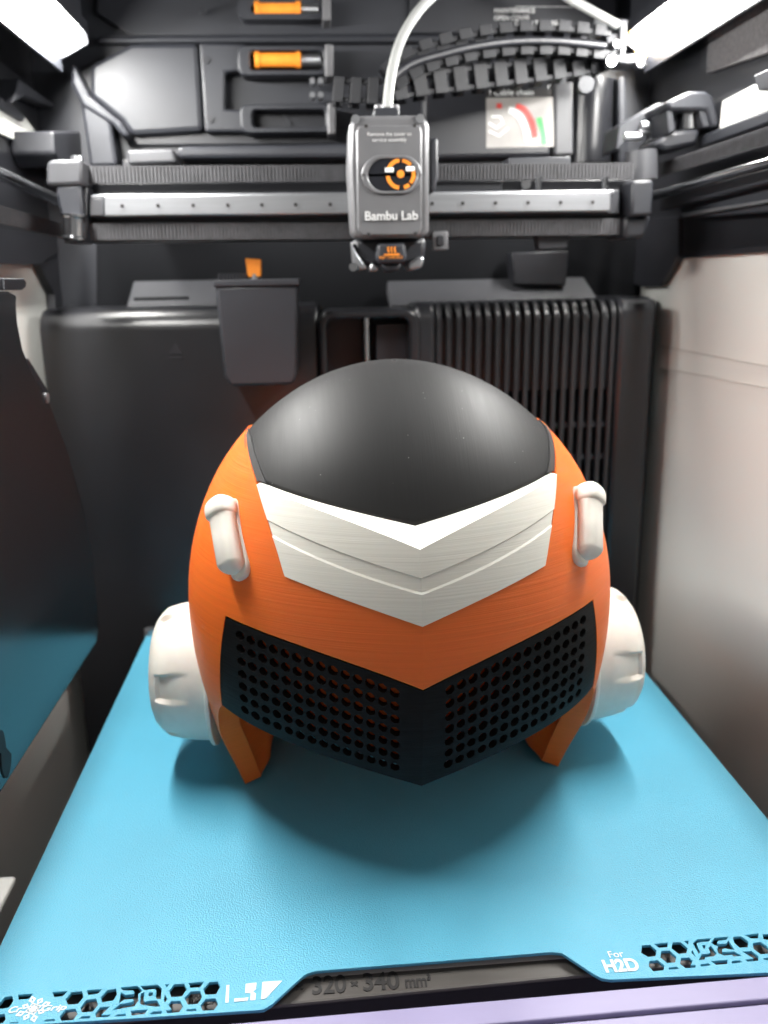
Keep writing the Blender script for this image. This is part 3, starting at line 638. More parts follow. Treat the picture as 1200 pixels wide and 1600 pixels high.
# ================================================================== bed, plate and front sill
BZ = -.0045
bed = thing('heated_bed', 'dark heated bed whose grey front apron with printed build size shows through the plate notch', 'heated bed', (.036, .41, -.03))
xl_, xr_ = -.130, .207
yf0 = at(460, 1583, z=BZ).y
bm = NB(); box(bm, xl_, xr_, .275, .575, -.016, -.0016); obj('bed_slab', bm, MT['black'], bed, bev=.001)
A_ = [at(20, 1560, z=BZ), at(1235, 1470, z=BZ)]
fa, fb = at(0, 1614, z=BZ), at(1230, 1492, z=BZ)
bm = NB(); loft(bm, [fa, fb, fb+Vector((0, .045, .0)), fa+Vector((0, .045, .0))], [v+Vector((0, 0, -.002)) for v in (fa, fb, fb+Vector((0, .045, 0)), fa+Vector((0, .045, 0)))])
obj('front_apron', bm, MT['bed'], bed, bev=.001)
ra, rb = at(470, 1530, z=BZ), at(890, 1497, z=BZ)
bm = NB(); loft(bm, [ra+Vector((-.012, 0, .0002)), rb+Vector((.01, 0, .0002)), rb+Vector((.01, .006, .0018)), ra+Vector((-.012, .006, .0018))], [v+Vector((0, 0, -.003)) for v in (ra+Vector((-.012, 0, .0002)), rb+Vector((.01, 0, .0002)), rb+Vector((.01, .006, .0018)), ra+Vector((-.012, .006, .0018)))])
obj('apron_lip', bm, mat('apron_lip_metal', (.42, .38, .35), .4), bed)
for s_, x0, x1, h in (('350', 398, 447, 26), ('×', 461, 474, 13), ('320', 488, 541, 27), ('×', 548, 560, 13), ('340', 568, 625, 27), ('mm³', 634, 675, 20)):
    yb_ = 1553-(x0-488)*.066-(5 if s_ == '×' else 0); fit_text('size_lettering', s_, (x0, yb_), (x1, yb_-(x1-x0)*.066), (x0+3, yb_-h), BZ+.0003, MT['ink'], bed, bold=.02)
fit_text('size_lettering', 'MAX BUILD', (296, 1560), (345, 1556.5), (297, 1552), BZ+.0003, MT['ink'], bed, bold=.02)
fit_text('size_lettering', 'VOLUME', (298, 1571), (345, 1567.5), (299, 1562), BZ+.0003, MT['ink'], bed, bold=.02)
hb = at(138, 1580, z=BZ)
bm = NB(); 
for o_, i_ in ((.0042, .0034),):
    P = [(hb.x+o_*math.cos(R(90+120*k)), hb.y+o_*math.sin(R(90+120*k)), BZ+.0004) for k in range(3)]; Q = [(hb.x+i_*.7*math.cos(R(90+120*k)), hb.y+i_*.7*math.sin(R(90+120*k)), BZ+.0004) for k in range(3)]
    vp = [bm.verts.new(p) for p in P]; vq = [bm.verts.new(p) for p in Q]
    for k in range(3): bm.faces.new((vp[k], vp[(k+1) % 3], vq[(k+1) % 3], vq[k]))
obj('hot_mark', bm, MT['ink'], bed)
bm = NB(); q_ = [fa+Vector((-.02, .003, -.003)), fb+Vector((0, .003, -.003)), fb+Vector((0, .04, -.003)), fa+Vector((-.02, .04, -.003))]
loft(bm, q_, [v+Vector((0, 0, -.05)) for v in q_]); obj('bed_front', bm, MT['ink'], bed)
ks = at(233, 980, y=.575); bm = NB(); cyl(bm, (ks.x-.001, .58, -.01), (ks.x-.001, .58, .0045), .004, n=16); obj('locating_pin', bm, MT['steel'], bed, 40)

# --- plate outline and cut-outs, laid out on the plate itself
plate = thing('build_plate', 'textured sky blue build plate with hexagon cut-outs along its front edge', 'build plate', (.0388, .41, 0))
G = lambda x, y: tuple(at(x, y, z=0).xy)
PX0, PX1, PY1 = -.1363, .2137, .585
fl = [G(-62, 1607.5), G(65, 1600), G(240, 1589), G(404, 1578)]
fr = [G(955, 1530.5), G(1195, 1520)]
nl = [G(412, 1577), G(424, 1570), G(470, 1528), G(480, 1521), G(494, 1517), G(690, 1501.5), G(862, 1487.5), G(878, 1489), G(928, 1522), G(940, 1528.5)]
fe_l = (PX0, G(0, 1603)[1]+.0004); fe_r = (PX1, fr[1][1]+(PX1-fr[1][0])*(fr[1][1]-fr[0][1])/(fr[1][0]-fr[0][0]))
def rc(c, r, a0): return [(c[0]+r*math.cos(R(a0+90*i/5)), c[1]+r*math.sin(R(a0+90*i/5))) for i in range(6)]
outer = [(PX0+.003, fe_l[1])]+[p for p in fl[1:]]+nl+fr+[(PX1-.002, fe_r[1])]+rc((PX1-.006, PY1-.006), .006, 0)+rc((PX0+.006, PY1-.006), .006, 90)+[(PX0, fe_l[1]+.003)]
CUTS = [
    [(0.6,1566.2),(7.0,1558.0),(19.0,1556.0),(21.0,1563.6),(14.0,1574.0),(0.0,1576.4),(-6.0,1570.4)],
    [(28.4,1554.0),(51.6,1552.4),(45.0,1560.4),(29.0,1562.0)],
    [(82.0,1550.0),(106.0,1548.0),(98.0,1556.4),(85.0,1558.0)],
    [(102.6,1561.0),(112.0,1550.0),(128.0,1548.6),(130.4,1558.0),(122.0,1568.4),(106.0,1569.6)],
    [(135.6,1547.0),(160.0,1545.0),(153.0,1552.4),(138.0,1554.4)],
    [(125.4,1574.4),(134.4,1562.4),(150.0,1560.0),(153.4,1570.0),(145.0,1580.4),(128.0,1581.6)],
    [(93.0,1588.0),(102.0,1577.6),(118.0,1576.0),(121.2,1584.0),(114.0,1593.6),(96.0,1595.0)],
    [(123.0,1592.0),(128.0,1588.0),(141.0,1587.0),(140.0,1591.0)],
    [(157.0,1558.0),(168.0,1547.0),(181.0,1544.4),(183.0,1553.0),(177.0,1563.0),(160.0,1566.0)],
    [(149.0,1583.0),(156.0,1573.6),(172.0,1572.4),(158.0,1586.0),(173.0,1585.0),(168.0,1589.0),(150.0,1589.6)],
    [(67.0,1596.4),(72.0,1593.0),(85.0,1591.6),(86.0,1595.0)],
    [(-4.0,1588.0),(0.0,1585.0),(7.0,1583.6),(9.0,1593.0),(4.0,1598.4),(-4.0,1599.2)],
    [(12.0,1598.8),(18.0,1597.0),(29.0,1596.4),(28.0,1598.8)],
    [(188.7,1542.7),(215.0,1540.3),(222.0,1548.0),(215.8,1553.3),(216.3,1563.3),(210.0,1572.0),(175.3,1578.3),(187.5,1568.7),(205.0,1566.3),(209.2,1563.0),(207.5,1561.0),(194.2,1561.7),(185.8,1567.5),(188.7,1550.0),(195.8,1554.7),(207.5,1553.3),(210.0,1550.0),(208.3,1547.5),(191.7,1547.5)],
    [(219.2,1540.3),(246.7,1538.3),(252.7,1544.2),(251.3,1560.8),(245.0,1560.8),(243.0,1557.0),(244.2,1547.5),(241.7,1545.0),(226.7,1547.0),(224.2,1545.8)],
    [(231.7,1550.8),(239.2,1550.0),(238.3,1555.8),(232.5,1556.7)],
    [(220.0,1552.5),(225.8,1550.0),(224.2,1562.5),(226.7,1565.3),(232.5,1563.7),(245.0,1563.0),(250.8,1572.0),(243.3,1573.0),(221.7,1570.0),(218.7,1567.5)],
    [(257.5,1538.0),(265.3,1537.0),(260.8,1542.5)],
    [(257.5,1554.2),(261.7,1560.8),(258.3,1565.8),(255.8,1563.7)],
    [(264.2,1548.3),(271.7,1538.0),(287.5,1536.7),(291.7,1545.8),(284.2,1556.7),(267.5,1558.0)],
    [(294.7,1535.8),(319.2,1533.3),(312.5,1542.5),(297.5,1543.3)],
    [(318.0,1545.0),(326.7,1534.7),(340.0,1533.3),(344.2,1541.7),(337.5,1553.3),(320.8,1554.2)],
    [(288.3,1559.2),(297.5,1549.2),(312.5,1548.0),(315.8,1557.5),(309.2,1568.3),(293.3,1569.7)],
    [(313.0,1570.8),(320.8,1560.8),(336.7,1559.7),(340.8,1569.2),(334.2,1578.0),(316.7,1579.2)],
    [(266.7,1564.2),(281.7,1563.7),(285.8,1572.5),(280.0,1581.3),(261.7,1583.0),(259.2,1578.3),(268.3,1577.5),(263.3,1570.0)],
    [(288.7,1580.3),(293.3,1576.7),(305.8,1575.8),(307.5,1579.2)],
    [(233.3,1585.0),(239.2,1580.3),(252.5,1579.2),(252.5,1583.7)],
    [(177.5,1588.7),(183.3,1585.0),(195.8,1583.7),(197.5,1587.0)],
    [(203.7,1579.2),(230.8,1577.0),(225.8,1584.2),(205.8,1586.7)],
    [(1001.3,1488.3),(1003.3,1477.0),(1015.8,1475.8),(1025.8,1485.0),(1024.2,1493.7),(1012.5,1495.0)],
    [(1021.7,1474.7),(1043.3,1472.5),(1042.5,1479.7),(1030.0,1480.8)],
    [(1049.2,1481.7),(1050.8,1472.5),(1063.0,1471.7),(1074.2,1480.8),(1072.5,1489.2),(1060.3,1490.3)],
    [(1031.7,1495.8),(1033.3,1485.8),(1045.8,1485.0),(1056.7,1494.2),(1055.0,1503.7),(1042.5,1504.7)],
    [(1013.3,1509.2),(1015.0,1501.3),(1027.5,1500.0),(1038.3,1508.3),(1036.7,1515.8),(1020.8,1517.5)],
    [(1045.3,1514.7),(1045.0,1511.7),(1057.5,1510.3),(1062.0,1513.7)],
    [(1062.5,1505.8),(1064.2,1496.7),(1076.7,1495.8),(1082.5,1500.8),(1079.2,1507.5),(1087.0,1507.5),(1086.7,1511.7),(1070.8,1512.5)],
    [(1068.7,1470.3),(1075.8,1469.2),(1075.0,1475.8)],
    [(1080.0,1487.5),(1082.0,1484.2),(1086.7,1494.2),(1081.7,1490.0)],
    [(1082.5,1473.3),(1089.2,1467.5),(1111.3,1465.8),(1108.0,1470.8),(1091.7,1472.5),(1088.3,1474.2),(1094.2,1487.5),(1091.7,1490.0)],
    [(1097.0,1476.7),(1102.5,1475.8),(1101.3,1482.5),(1099.2,1481.7)],
    [(1106.7,1480.8),(1110.8,1477.5),(1120.0,1490.0),(1115.0,1494.2),(1101.7,1495.8),(1100.8,1499.2),(1091.3,1500.0),(1096.7,1490.8),(1106.7,1490.0),(1110.0,1488.3)],
    [(1111.3,1472.5),(1116.7,1465.0),(1137.5,1463.3),(1135.0,1468.3),(1122.5,1469.7),(1120.3,1472.5),(1122.5,1475.0),(1135.0,1474.2),(1138.3,1469.2),(1147.5,1484.2),(1133.3,1481.7),(1128.3,1483.3),(1129.2,1487.5),(1147.5,1486.7),(1160.0,1493.7),(1146.7,1494.2),(1143.3,1491.7),(1131.7,1493.0),(1122.5,1489.2),(1120.0,1481.7),(1122.5,1478.3),(1116.7,1476.7)],
    [(1145.0,1464.2),(1157.5,1462.5),(1169.2,1470.8),(1168.3,1480.0),(1155.8,1480.8),(1147.5,1473.3)],
    [(1163.3,1460.8),(1185.0,1458.3),(1184.2,1465.8),(1174.2,1466.3)],
    [(1176.3,1473.3),(1188.3,1471.7),(1200.0,1480.0),(1200.8,1490.0),(1188.3,1490.8),(1177.5,1482.5)],
    [(1160.0,1486.7),(1174.2,1485.8),(1185.0,1494.2),(1185.0,1500.8),(1168.3,1502.5),(1164.2,1499.2),(1177.5,1497.5)],
    [(1191.7,1460.0),(1203.0,1458.7),(1202.7,1468.7),(1193.3,1467.5)],
    [(1095.0,1506.7),(1106.7,1505.0),(1111.7,1508.3),(1095.0,1510.0)],
    [(1110.8,1501.7),(1136.7,1499.2),(1136.3,1505.8),(1119.2,1507.5)],
    [(1143.7,1501.3),(1155.8,1500.3),(1160.8,1503.3),(1143.7,1505.3)],
    [(1192.5,1497.5),(1202.7,1495.3),(1203.0,1499.7),(1193.3,1499.7)]]   # hexagon and letter cut-outs, outlined on the plate
holes = [[G(*p) for p in c] for c in CUTS]
cxs = G(52, 1577)
pl = flat_shape('plate_sheet', [outer]+holes, 0, .0014, MT['plate'], plate)
pl.modifiers.new('bevel', 'BEVEL').width = .0003; pl.modifiers['bevel'].segments = 1; pl.modifiers['bevel'].angle_limit = R(50); pl.modifiers['bevel'].limit_method = 'ANGLE'
zp = .0002
# snowflake of six leaf arms
bm = NB()
for k in range(8):
    a = R(45*k+22); u = Vector((math.cos(a), math.sin(a), 0)); v = Vector((-u.y, u.x, 0)); c = Vector((*cxs, zp))
    L_ = .0062 if k % 2 == 0 else .0050
    for f0, f1, w in ((.12, .48, .0011), (.42, 1.0, .0013)):
        P = [c+u*L_*f0, c+u*L_*(f0*.5+f1*.5)+v*w, c+u*L_*f1, c+u*L_*(f0*.5+f1*.5)-v*w]
        Q = [c+u*L_*(f0*.75+f1*.25), c+u*L_*(f0*.5+f1*.5)+v*w*.35, c+u*L_*(f0*.3+f1*.7), c+u*L_*(f0*.5+f1*.5)-v*w*.35]
        vp = [bm.verts.new(p) for p in P]; vq = [bm.verts.new(p) for p in Q]
        for i in range(4): bm.faces.new((vp[i], vp[(i+1) % 4], vq[(i+1) % 4], vq[i]))
cyl(bm, (*cxs, zp), (*cxs, zp+.0001), .0009, n=12)
obj('snowflake_print', bm, MT['print'], plate)
fit_text('plate_lettering', 'Cr', (12, 1583), (33, 1580.5), (13, 1574), zp, MT['print'], plate, shear=.25, bold=.02)
fit_text('plate_lettering', 'Grip', (63, 1580), (103, 1577.5), (64, 1571.5), zp, MT['print'], plate, shear=.25, bold=.02)
def pprint_(name, polys):
    bm = NB()
    for po in polys: prism(bm, [(*G(*p), zp-.0001) for p in po], (0, 0, .00015))
    obj(name, bm, MT['print'], plate)
pprint_('logo_print', [[(354, 1540), (358.5, 1539.5), (357, 1567), (352, 1567.5)], [(366, 1561), (382, 1560), (388, 1559), (387, 1564), (366, 1566)], [(384, 1538), (401, 1536), (400, 1546), (395, 1550), (400, 1553), (399, 1563), (391, 1563.5), (392, 1552), (383, 1552)], [(410, 1535), (441, 1533), (415, 1561), (408, 1562)]])
fit_text('plate_lettering', 'For', (953, 1496.5), (976, 1494.5), (954, 1486), zp, MT['print'], plate)
fit_text('plate_lettering', 'H2D', (947, 1519), (1001, 1515.5), (948, 1500), zp, MT['print'], plate, bold=.035)

# --- front sill below the bed
SZ = .008
a, b = at(430, 1593, z=SZ), at(1215, 1523.5, z=SZ)
d = (b-a).normalized(); a2 = a-d*.25; b2 = b+d*.08; n_ = Vector((d.y, -d.x, 0))
w_ = (at(1000, 1577, z=SZ)-at(1000, 1542, z=SZ)).length*.95
def band(name, o0, o1, z0, z1, m, parent=None, kind=None):
    bm = NB(); P = [a2+n_*o0, b2+n_*o0, b2+n_*o1, a2+n_*o1]
    loft(bm, [Vector((p.x, p.y, z0)) for p in P], [Vector((p.x, p.y, z1)) for p in P]); return obj(name, bm, m, parent, kind=kind, bev=.0006)
sill = band('front_sill', 0, w_, SZ, -.09, MT['sill'], None, 'structure')
band('sill_step', w_, w_+.0012, SZ-.002, -.09, MT['ink'], sill)
band('sill_step', w_+.0012, w_+.010, SZ-.0008, -.09, MT['sill'], sill)
band('sill_edge', w_+.010, w_+.06, SZ-.006, -.10, MT['gloss'], sill)
lp = at(12, 1430, z=-.06)
post = struct('front_post', box(NB(), lp.x-.04, lp.x-.006, lp.y-.02, lp.y+.03, -.238, -.06), MT['panel'], bev=.002)

# ================================================================== the printed helmet
HX, HY = .039, .4073
ZT, A0, A1, A2, A3, PP, KV = .2199495, .3996, .238061, .473499, -.122149, 2.390926, .155315
EDGE = {'grt': (.095327, .416931, -2.094756), 'grb': (.046525, .35526, -1.455068), 'wb': (.12326, .345955, -.916977),
        'g1': (.142473, .254082, .296652), 'g2': (.136642, .243961, .667071), 'wt': (.153619, .393685, -1.682949), 'db': (.159165, .238237, -.332097)}
def Wz(z):
    k = z*10
    w = .1*math.sqrt(max((ZT-z)*10*(A0+A1*k+A2*k*k+A3*k**3), 1e-6))
    if z < .04: w -= .006*(1-z/.04)**1.3
    if z > .14: w += .0007*min(1, (z-.14)/.03)
    return w
def Dd(z):
    u = min(max((z-.11)/(ZT-.11), 0), 1); return .0918*math.sqrt(1-u**2.3)
def Dz(z):
    if z < .09: return .108-3.15*(z-.09)**2
    u = min((z-.09)/.129, 1); return .108*math.sqrt(max(1-u**2.72, 0))
def shp(g, k):
    g = min(max(g, 0), 1); return (1-k)*(1-g**PP)**(1/PP)+k*(1-g)
def surf0(s, z, dome=False):
    """outer skin: s 0 = front ridge, 1 = widest side, 2 = back; right half"""
    w = Wz(z)-(.0015 if dome else 0); d = Dd(z) if dome else Dz(z); k = .03 if dome else KV
    if s <= 1:
        g = math.sin(s*math.pi/2); return Vector((g*w, -shp(g, k)*d, z))
    a = (s-1)*math.pi/2; return Vector((math.cos(a)*w, math.sin(a)*1.25*(Dd(z) if dome else max(Wz(z), .02)), z))
def nrm(s, z, dome=False):
    e = .004
    s0, s1 = max(s-e, 1e-4), min(s+e, 2-1e-4)
    a = surf0(s1, z, dome)-surf0(s0, z, dome); b = surf0(s, z+.001, dome)-surf0(s, z-.001, dome)
    n = a.cross(b); return n.normalized() if n.length > 1e-12 else Vector((0, 0, 1))
def pt(s, z, off=0, sg=1, dome=False):
    p = surf0(s, z, dome); n = nrm(s, z, dome)
    if s < 1e-5: n = Vector((0, n.y, n.z)).normalized() if abs(n.y)+abs(n.z) > 0 else n; p.x = 0
    p = p+n*off
    return Vector((HX+sg*p.x, HY+p.y, p.z))
def s_of(x, z):
    g = min(x/Wz(z), 1); return math.asin(g)*2/math.pi
def ez(nm, x): a, b, c = EDGE[nm]; return a+b*x+c*x*x
def es(nm, s):
    """height of a boundary curve at column s"""
    z = EDGE[nm][0]; g = math.sin(min(s, 1)*math.pi/2)
    for _ in range(12): z = ez(nm, g*Wz(z))
    return z
IL = [(.139, .0552), (.150, .0585), (.160, .0621), (.1728, .0671), (.1815, .0711), (.1865, .0736)]   # inner edge of the orange side (z, half width)
def interp(x, P):
    if x <= P[0][0]: return P[0][1]
    for (a, b), (c, d) in zip(P, P[1:]):
        if x <= c: return b+(d-b)*(x-a)/(c-a)
    return P[-1][1]
def solve(f, a, b):
    for _ in range(50):
        m = (a+b)/2
        if f(m) > 0: a = m
        else: b = m
    return (a+b)/2
SBZ = solve(lambda z: ez('wb', interp(z, IL))-z, .12, .16); SB = s_of(interp(SBZ, IL), SBZ)       # lower outer corner of the white panel
STZ = solve(lambda z: ez('wt', interp(z, IL))-z, .16, .185); ST = s_of(interp(STZ, IL), STZ)      # upper outer corner
SGT = math.asin(.771)*2/math.pi; SGB = math.asin(.842)*2/math.pi                                  # outer end of the grille
STIP = math.asin(.965)*2/math.pi                                                                 # front of the cheek on the plate
def crease(o):
    """keep the front ridge sharp"""
    for e in o.data.edges:
        a, b = (o.data.vertices[k].co for k in e.vertices)
        if abs(a.x) < 1e-6 and abs(b.x) < 1e-6 and a.y < 0: e.use_edge_sharp = True
def grid_solid(name, cols, off, th, m, parent, dome=False, smooth=14, close=True):
    """cols: list of columns of (s, z[, offset]); both mirrored halves, given thickness th"""
    bm = NB(); nc, nr = len(cols), len(cols[0]); V = {}
    for sg in (1, -1):
        for i, c in enumerate(cols):
            for j, q in enumerate(c):
                s, z = q[0], q[1]; o = off+(q[2] if len(q) > 2 else 0)
                if sg == -1 and ((i == 0 and s < 1e-5) or s > 1.9999):
                    V[sg, i, j, 0] = V[1, i, j, 0]; V[sg, i, j, 1] = V[1, i, j, 1]; continue
                V[sg, i, j, 0] = bm.verts.new(pt(s, z, o, sg, dome)); V[sg, i, j, 1] = bm.verts.new(pt(s, z, off-(th(s, z) if callable(th) else th), sg, dome))
        def q4(*k):
            vs = [V[kk] for kk in k]
            if len(set(vs)) >= 3:
                try: bm.faces.new(list(dict.fromkeys(vs)))
                except ValueError: pass
        for i in range(nc-1):
            for j in range(nr-1):
                for l in (0, 1): q4((sg, i, j, l), (sg, i+1, j, l), (sg, i+1, j+1, l), (sg, i, j+1, l))
            for j in (0, nr-1): q4((sg, i, j, 0), (sg, i+1, j, 0), (sg, i+1, j, 1), (sg, i, j, 1))
        for i in (0, nc-1):
            if cols[i][0][0] < 1e-5 or cols[i][0][0] > 1.9999: continue
            for j in range(nr-1): q4((sg, i, j, 0), (sg, i, j+1, 0), (sg, i, j+1, 1), (sg, i, j, 1))
    bmesh.ops.remove_doubles(bm, verts=bm.verts[:], dist=1e-7)
    bmesh.ops.dissolve_degenerate(bm, dist=1e-7, edges=bm.edges[:])
    o = obj(name, bm, m, parent, smooth); (None if dome else crease(o)); return o

helmet = thing('helmet', 'orange and white helmet with black dome and mouth grille standing on the blue plate', 'helmet', (HX, HY, 0))
# --- orange shell: brow band, sides, cheeks and back in one sheet
def hi(s):
    if s <= SB: return es('wb', s)-.0003
    if s <= 1:
        f = lambda z: s_of(interp(z, IL)+.0003, z)-s
        if s < s_of(IL[-1][1]+.0003, .1865):
            return solve(lambda z: -f(z), SBZ-.002, .1866)
        s1 = s_of(IL[-1][1]+.0003, .1865); return .1865+.0015*(s-s1)/(1-s1)
    return .188-.02*(s-1)
def lo(s):
    if s <= SGT: return es('grt', s)+.0003
    zt, zb = es('grt', SGT), es('grb', SGB)
    if s <= SGB: return zt+.0003+(zb-.0008-zt-.0003)*(s-SGT)/(SGB-SGT)
    if s <= STIP:
        t = (s-SGB)/(STIP-SGB); return (zb-.0008)*max(0, 1-t**1.35)**.72
    return 0
svals = [SGT*i/30 for i in range(31)]+[SB, ST]+[SGT+(SGB-SGT)*i/12 for i in range(1, 13)]+[SGB+(STIP-SGB)*i/14 for i in range(1, 15)]+[STIP+(2-STIP)*i/44 for i in range(1, 45)]
svals = sorted(set(round(s, 5) for s in svals)); svals[-1] = 2.0
cols = []
for s in svals:
    a, b = lo(s), hi(s); cols.append([(s, a+(b-a)*j/26) for j in range(27)])
def shell_th(s, z):
    f = min(max((.075-z)/.02, 0), 1)*min(max((s-SGB+.03)/.05, 0), 1)
    g = min(max((s-STIP+.03)/.17, 0), 1)
    return .0062+f*min(1, .5+z/.05)*(.0045+.0155*g*g*(3-2*g))
grid_solid('shell', cols, 0, shell_th, MT['orange'], helmet, smooth=30)
# --- white brow panel with a recessed middle band and the bright ledge over it
cols = []; NCW = 34
for i in range(NCW+1):
    u = i/NCW; s0, s1 = SB*u, ST*u; sm = (s0+s1)/2
    zb, zt_ = es('wb', s0), es('wt', s1); v1, v2 = (solve(lambda v: es(nm, s0+(s1-s0)*v)-(zb+(zt_-zb)*v), 0, 1) for nm in ('g1', 'g2'))
    rows = [(0, 0), (v2*.3, 0), (v2*.65, 0), (v2-.02, 0), (v2+.012, -.0005), ((v1+v2)/2, -.0005), (v1-.004, -.0005), (v1+.008, 0), (v1+(1-v1)*.35, 0), (v1+(1-v1)*.7, 0), (1, 0)]
    def send(v): z = SBZ+(STZ-SBZ)*v; return s_of(interp(z, IL)-.0002, z)
    cols.append([(u*send(v), zb+(zt_-zb)*v, o) for v, o in rows])
white = grid_solid('brow_panel', cols, .0006, .006, MT['white'], helmet, smooth=26)
bm = NB()
for sg in (1, -1):
    prev = None
    for i in range(NCW+1):
        u = i/NCW; a = pt(ST*u, es('wt', ST*u), .0006, sg); su = ST*u
        zdb = EDGE['db'][0]
        for _ in range(12): zdb = ez('db', math.sin(su*math.pi/2)*(Wz(zdb)-.0015))
        b = pt(su, zdb, -.0004, sg, True); b2 = b+Vector((0, .004, -.004)); a2 = a+Vector((0, .0045, -.004))
        row = [bm.verts.new(p) for p in (a, a.lerp(b, .5), b, b2, a2)]
        if prev:
            for k in range(4): bm.faces.new((prev[k], row[k], row[k+1], prev[k+1]))
        prev = row
bmesh.ops.remove_doubles(bm, verts=bm.verts[:], dist=1e-6)
obj('ledge', bm, MT['white'], white, 20)
# --- black dome
def dbz(s):
    z = EDGE['db'][0]
    for _ in range(12): z = ez('db', math.sin(min(s, 1)*math.pi/2)*(Wz(z)-.0015))
    return z
cols = []
for i in range(91):
    s = 2*i/90; zl = dbz(s)-.0005 if s < .75 else (dbz(.75)-.0005)+(.165-dbz(.75))*min(1, (s-.75)/.3)
    cols.append([(s, zl+(ZT-.00002-zl)*math.sin(math.pi/2*j/40)) for j in range(41)])
grid_solid('dome', cols, 0, .003, MT['dome'], helmet, dome=True, smooth=180)
# --- charcoal trim strip between dome and orange side
for sg in (1, -1):
    bm = NB(); rows = []
    for i in range(21):
        z = STZ+.0005+(.1868-STZ)*i/20; x = interp(z, IL)
        w = .0046*(1-.35*i/20)
        so = math.asin(min((x+.0012)/(Wz(z)-.0015), .9999))*2/math.pi; si = math.asin(min((x-w)/(Wz(z)-.0015), .9995))*2/math.pi
        rows.append([bm.verts.new(p) for p in (pt(so, z, .0012, sg, True), pt(si, z, .0012, sg, True), pt(si, z, -.002, sg, True), pt(so, z, -.002, sg, True))])
    for a, b in zip(rows, rows[1:]):
        for k in range(4): bm.faces.new((a[k], a[(k+1) % 4], b[(k+1) % 4], b[k]))
    bm.faces.new(rows[0]); bm.faces.new(rows[-1])
    obj('dome_trim', bm, MT['trim'], helmet, 30)
# --- mouth grille with 2 x 14 x 7 real holes
def sG(z): 
    zt, zb = es('grt', SGT), es('grb', SGB)
    t = min(max((zt-z)/(zt-zb), -.2), 1.2); return SGT+(SGB-SGT)*t-.0008
bm = NB(); V = {}
XH0, DXH, NH, NV, HR = .0116, .00502, 14, 7, .00188
def xv(xx, v, lay, sg):
    """xx in hole-column units (<0: towards the ridge, >NH: out to the end), v in row units"""
    key = (round(xx, 3), round(v, 3), lay, sg if xx > -1.9 else 0)
    if key in V: return V[key]
    if xx <= NH: X = XH0+(xx-.5)*DXH if xx >= 0 else (XH0-.5*DXH)*(1+xx/2)
    else: X = None
    def zz(X):
        zb, zt_ = ez('grb', X), ez('grt', X)-.0004
        lo_, up_ = zb+.0066-.0031, zt_-.0056+.0031
        if v < 0: return zb+(lo_-zb)*(1+v)
        if v > NV: return up_+(zt_-up_)*(v-NV)
        return lo_+(up_-lo_)*v/NV
    if X is None:
        X0 = XH0+(NH-.5)*DXH; t = xx-NH; X1 = X0
        for _ in range(8): z = zz(X1); X1 = math.sin(sG(z)*math.pi/2)*Wz(z)
        X = X0+(X1-X0)*t
    z = zz(X); s = s_of(X, z) if X > 1e-6 else 0
    V[key] = bm.verts.new(pt(s, z, -.0002-(.0034 if lay else 0), sg)); return V[key]
us = [-2, -1.4, -.7]+list(range(0, NH+1))+[NH+.5, NH+1]
vs = [-1]+list(range(0, NV+1))+[NV+1]
rng = random.Random(2)
for sg in (1, -1):
    for i in range(len(us)-1):
        for j in range(len(vs)-1):
            a, b, c, d = us[i], us[i+1], vs[j], vs[j+1]
            ring = [(a, c), ((a+b)/2, c), (b, c), (b, (c+d)/2), (b, d), ((a+b)/2, d), (a, d), (a, (c+d)/2)]
            hole = 0 <= a < NH and 0 <= c < NV
            for lay in (0, 1):
                rv = [xv(*p, lay, sg) for p in ring]
                if not hole:
                    try: bm.faces.new(list(dict.fromkeys(rv)))
                    except ValueError: pass
                else:
                    rr = rng.uniform(.95, 1.05); hv = []
                    for k in range(8):
                        an = R(225+45*k+7.5); hx_ = rr*.90/math.cos(R((math.degrees(an)+30) % 60-30)); hv.append((a+.5+.5*.89*hx_*math.cos(an), c+.5+.5*.74*hx_*math.sin(an)))
                    hv = [xv(p[0]+1e-4, p[1]+1e-4, lay, sg) for p in hv]
                    for k in range(8): bm.faces.new((rv[k], rv[(k+1) % 8], hv[(k+1) % 8], hv[k]))
                    if lay == 0: h0 = hv
                    else:
                        for k in range(8): bm.faces.new((h0[k], h0[(k+1) % 8], hv[(k+1) % 8], hv[k]))
    for i in range(len(us)-1):                                    # rims
        for v in (vs[0], vs[-1]):
            m_ = (us[i]+us[i+1])/2
            for p, q in ((us[i], m_), (m_, us[i+1])): bm.faces.new((xv(p, v, 0, sg), xv(q, v, 0, sg), xv(q, v, 1, sg), xv(p, v, 1, sg)))
    for j in range(len(vs)-1):
        m_ = (vs[j]+vs[j+1])/2
        for p, q in ((vs[j], m_), (m_, vs[j+1])): bm.faces.new((xv(us[-1], p, 0, sg), xv(us[-1], q, 0, sg), xv(us[-1], q, 1, sg), xv(us[-1], p, 1, sg)))
crease(obj('mouth_grille', bm, MT['grille'], helmet, 25))
# --- added orange liner just behind the grille, catching light to redden the holes
cols = []
for i in range(25):
    s_ = SGB*i/24; cols.append([(s_, es('grb', s_)+.006+(es('grt', s_)-es('grb', s_)+.004)*j/6) for j in range(7)])
grid_solid('added_grille_liner', cols, -.0046, .002, MT['orange'], helmet)
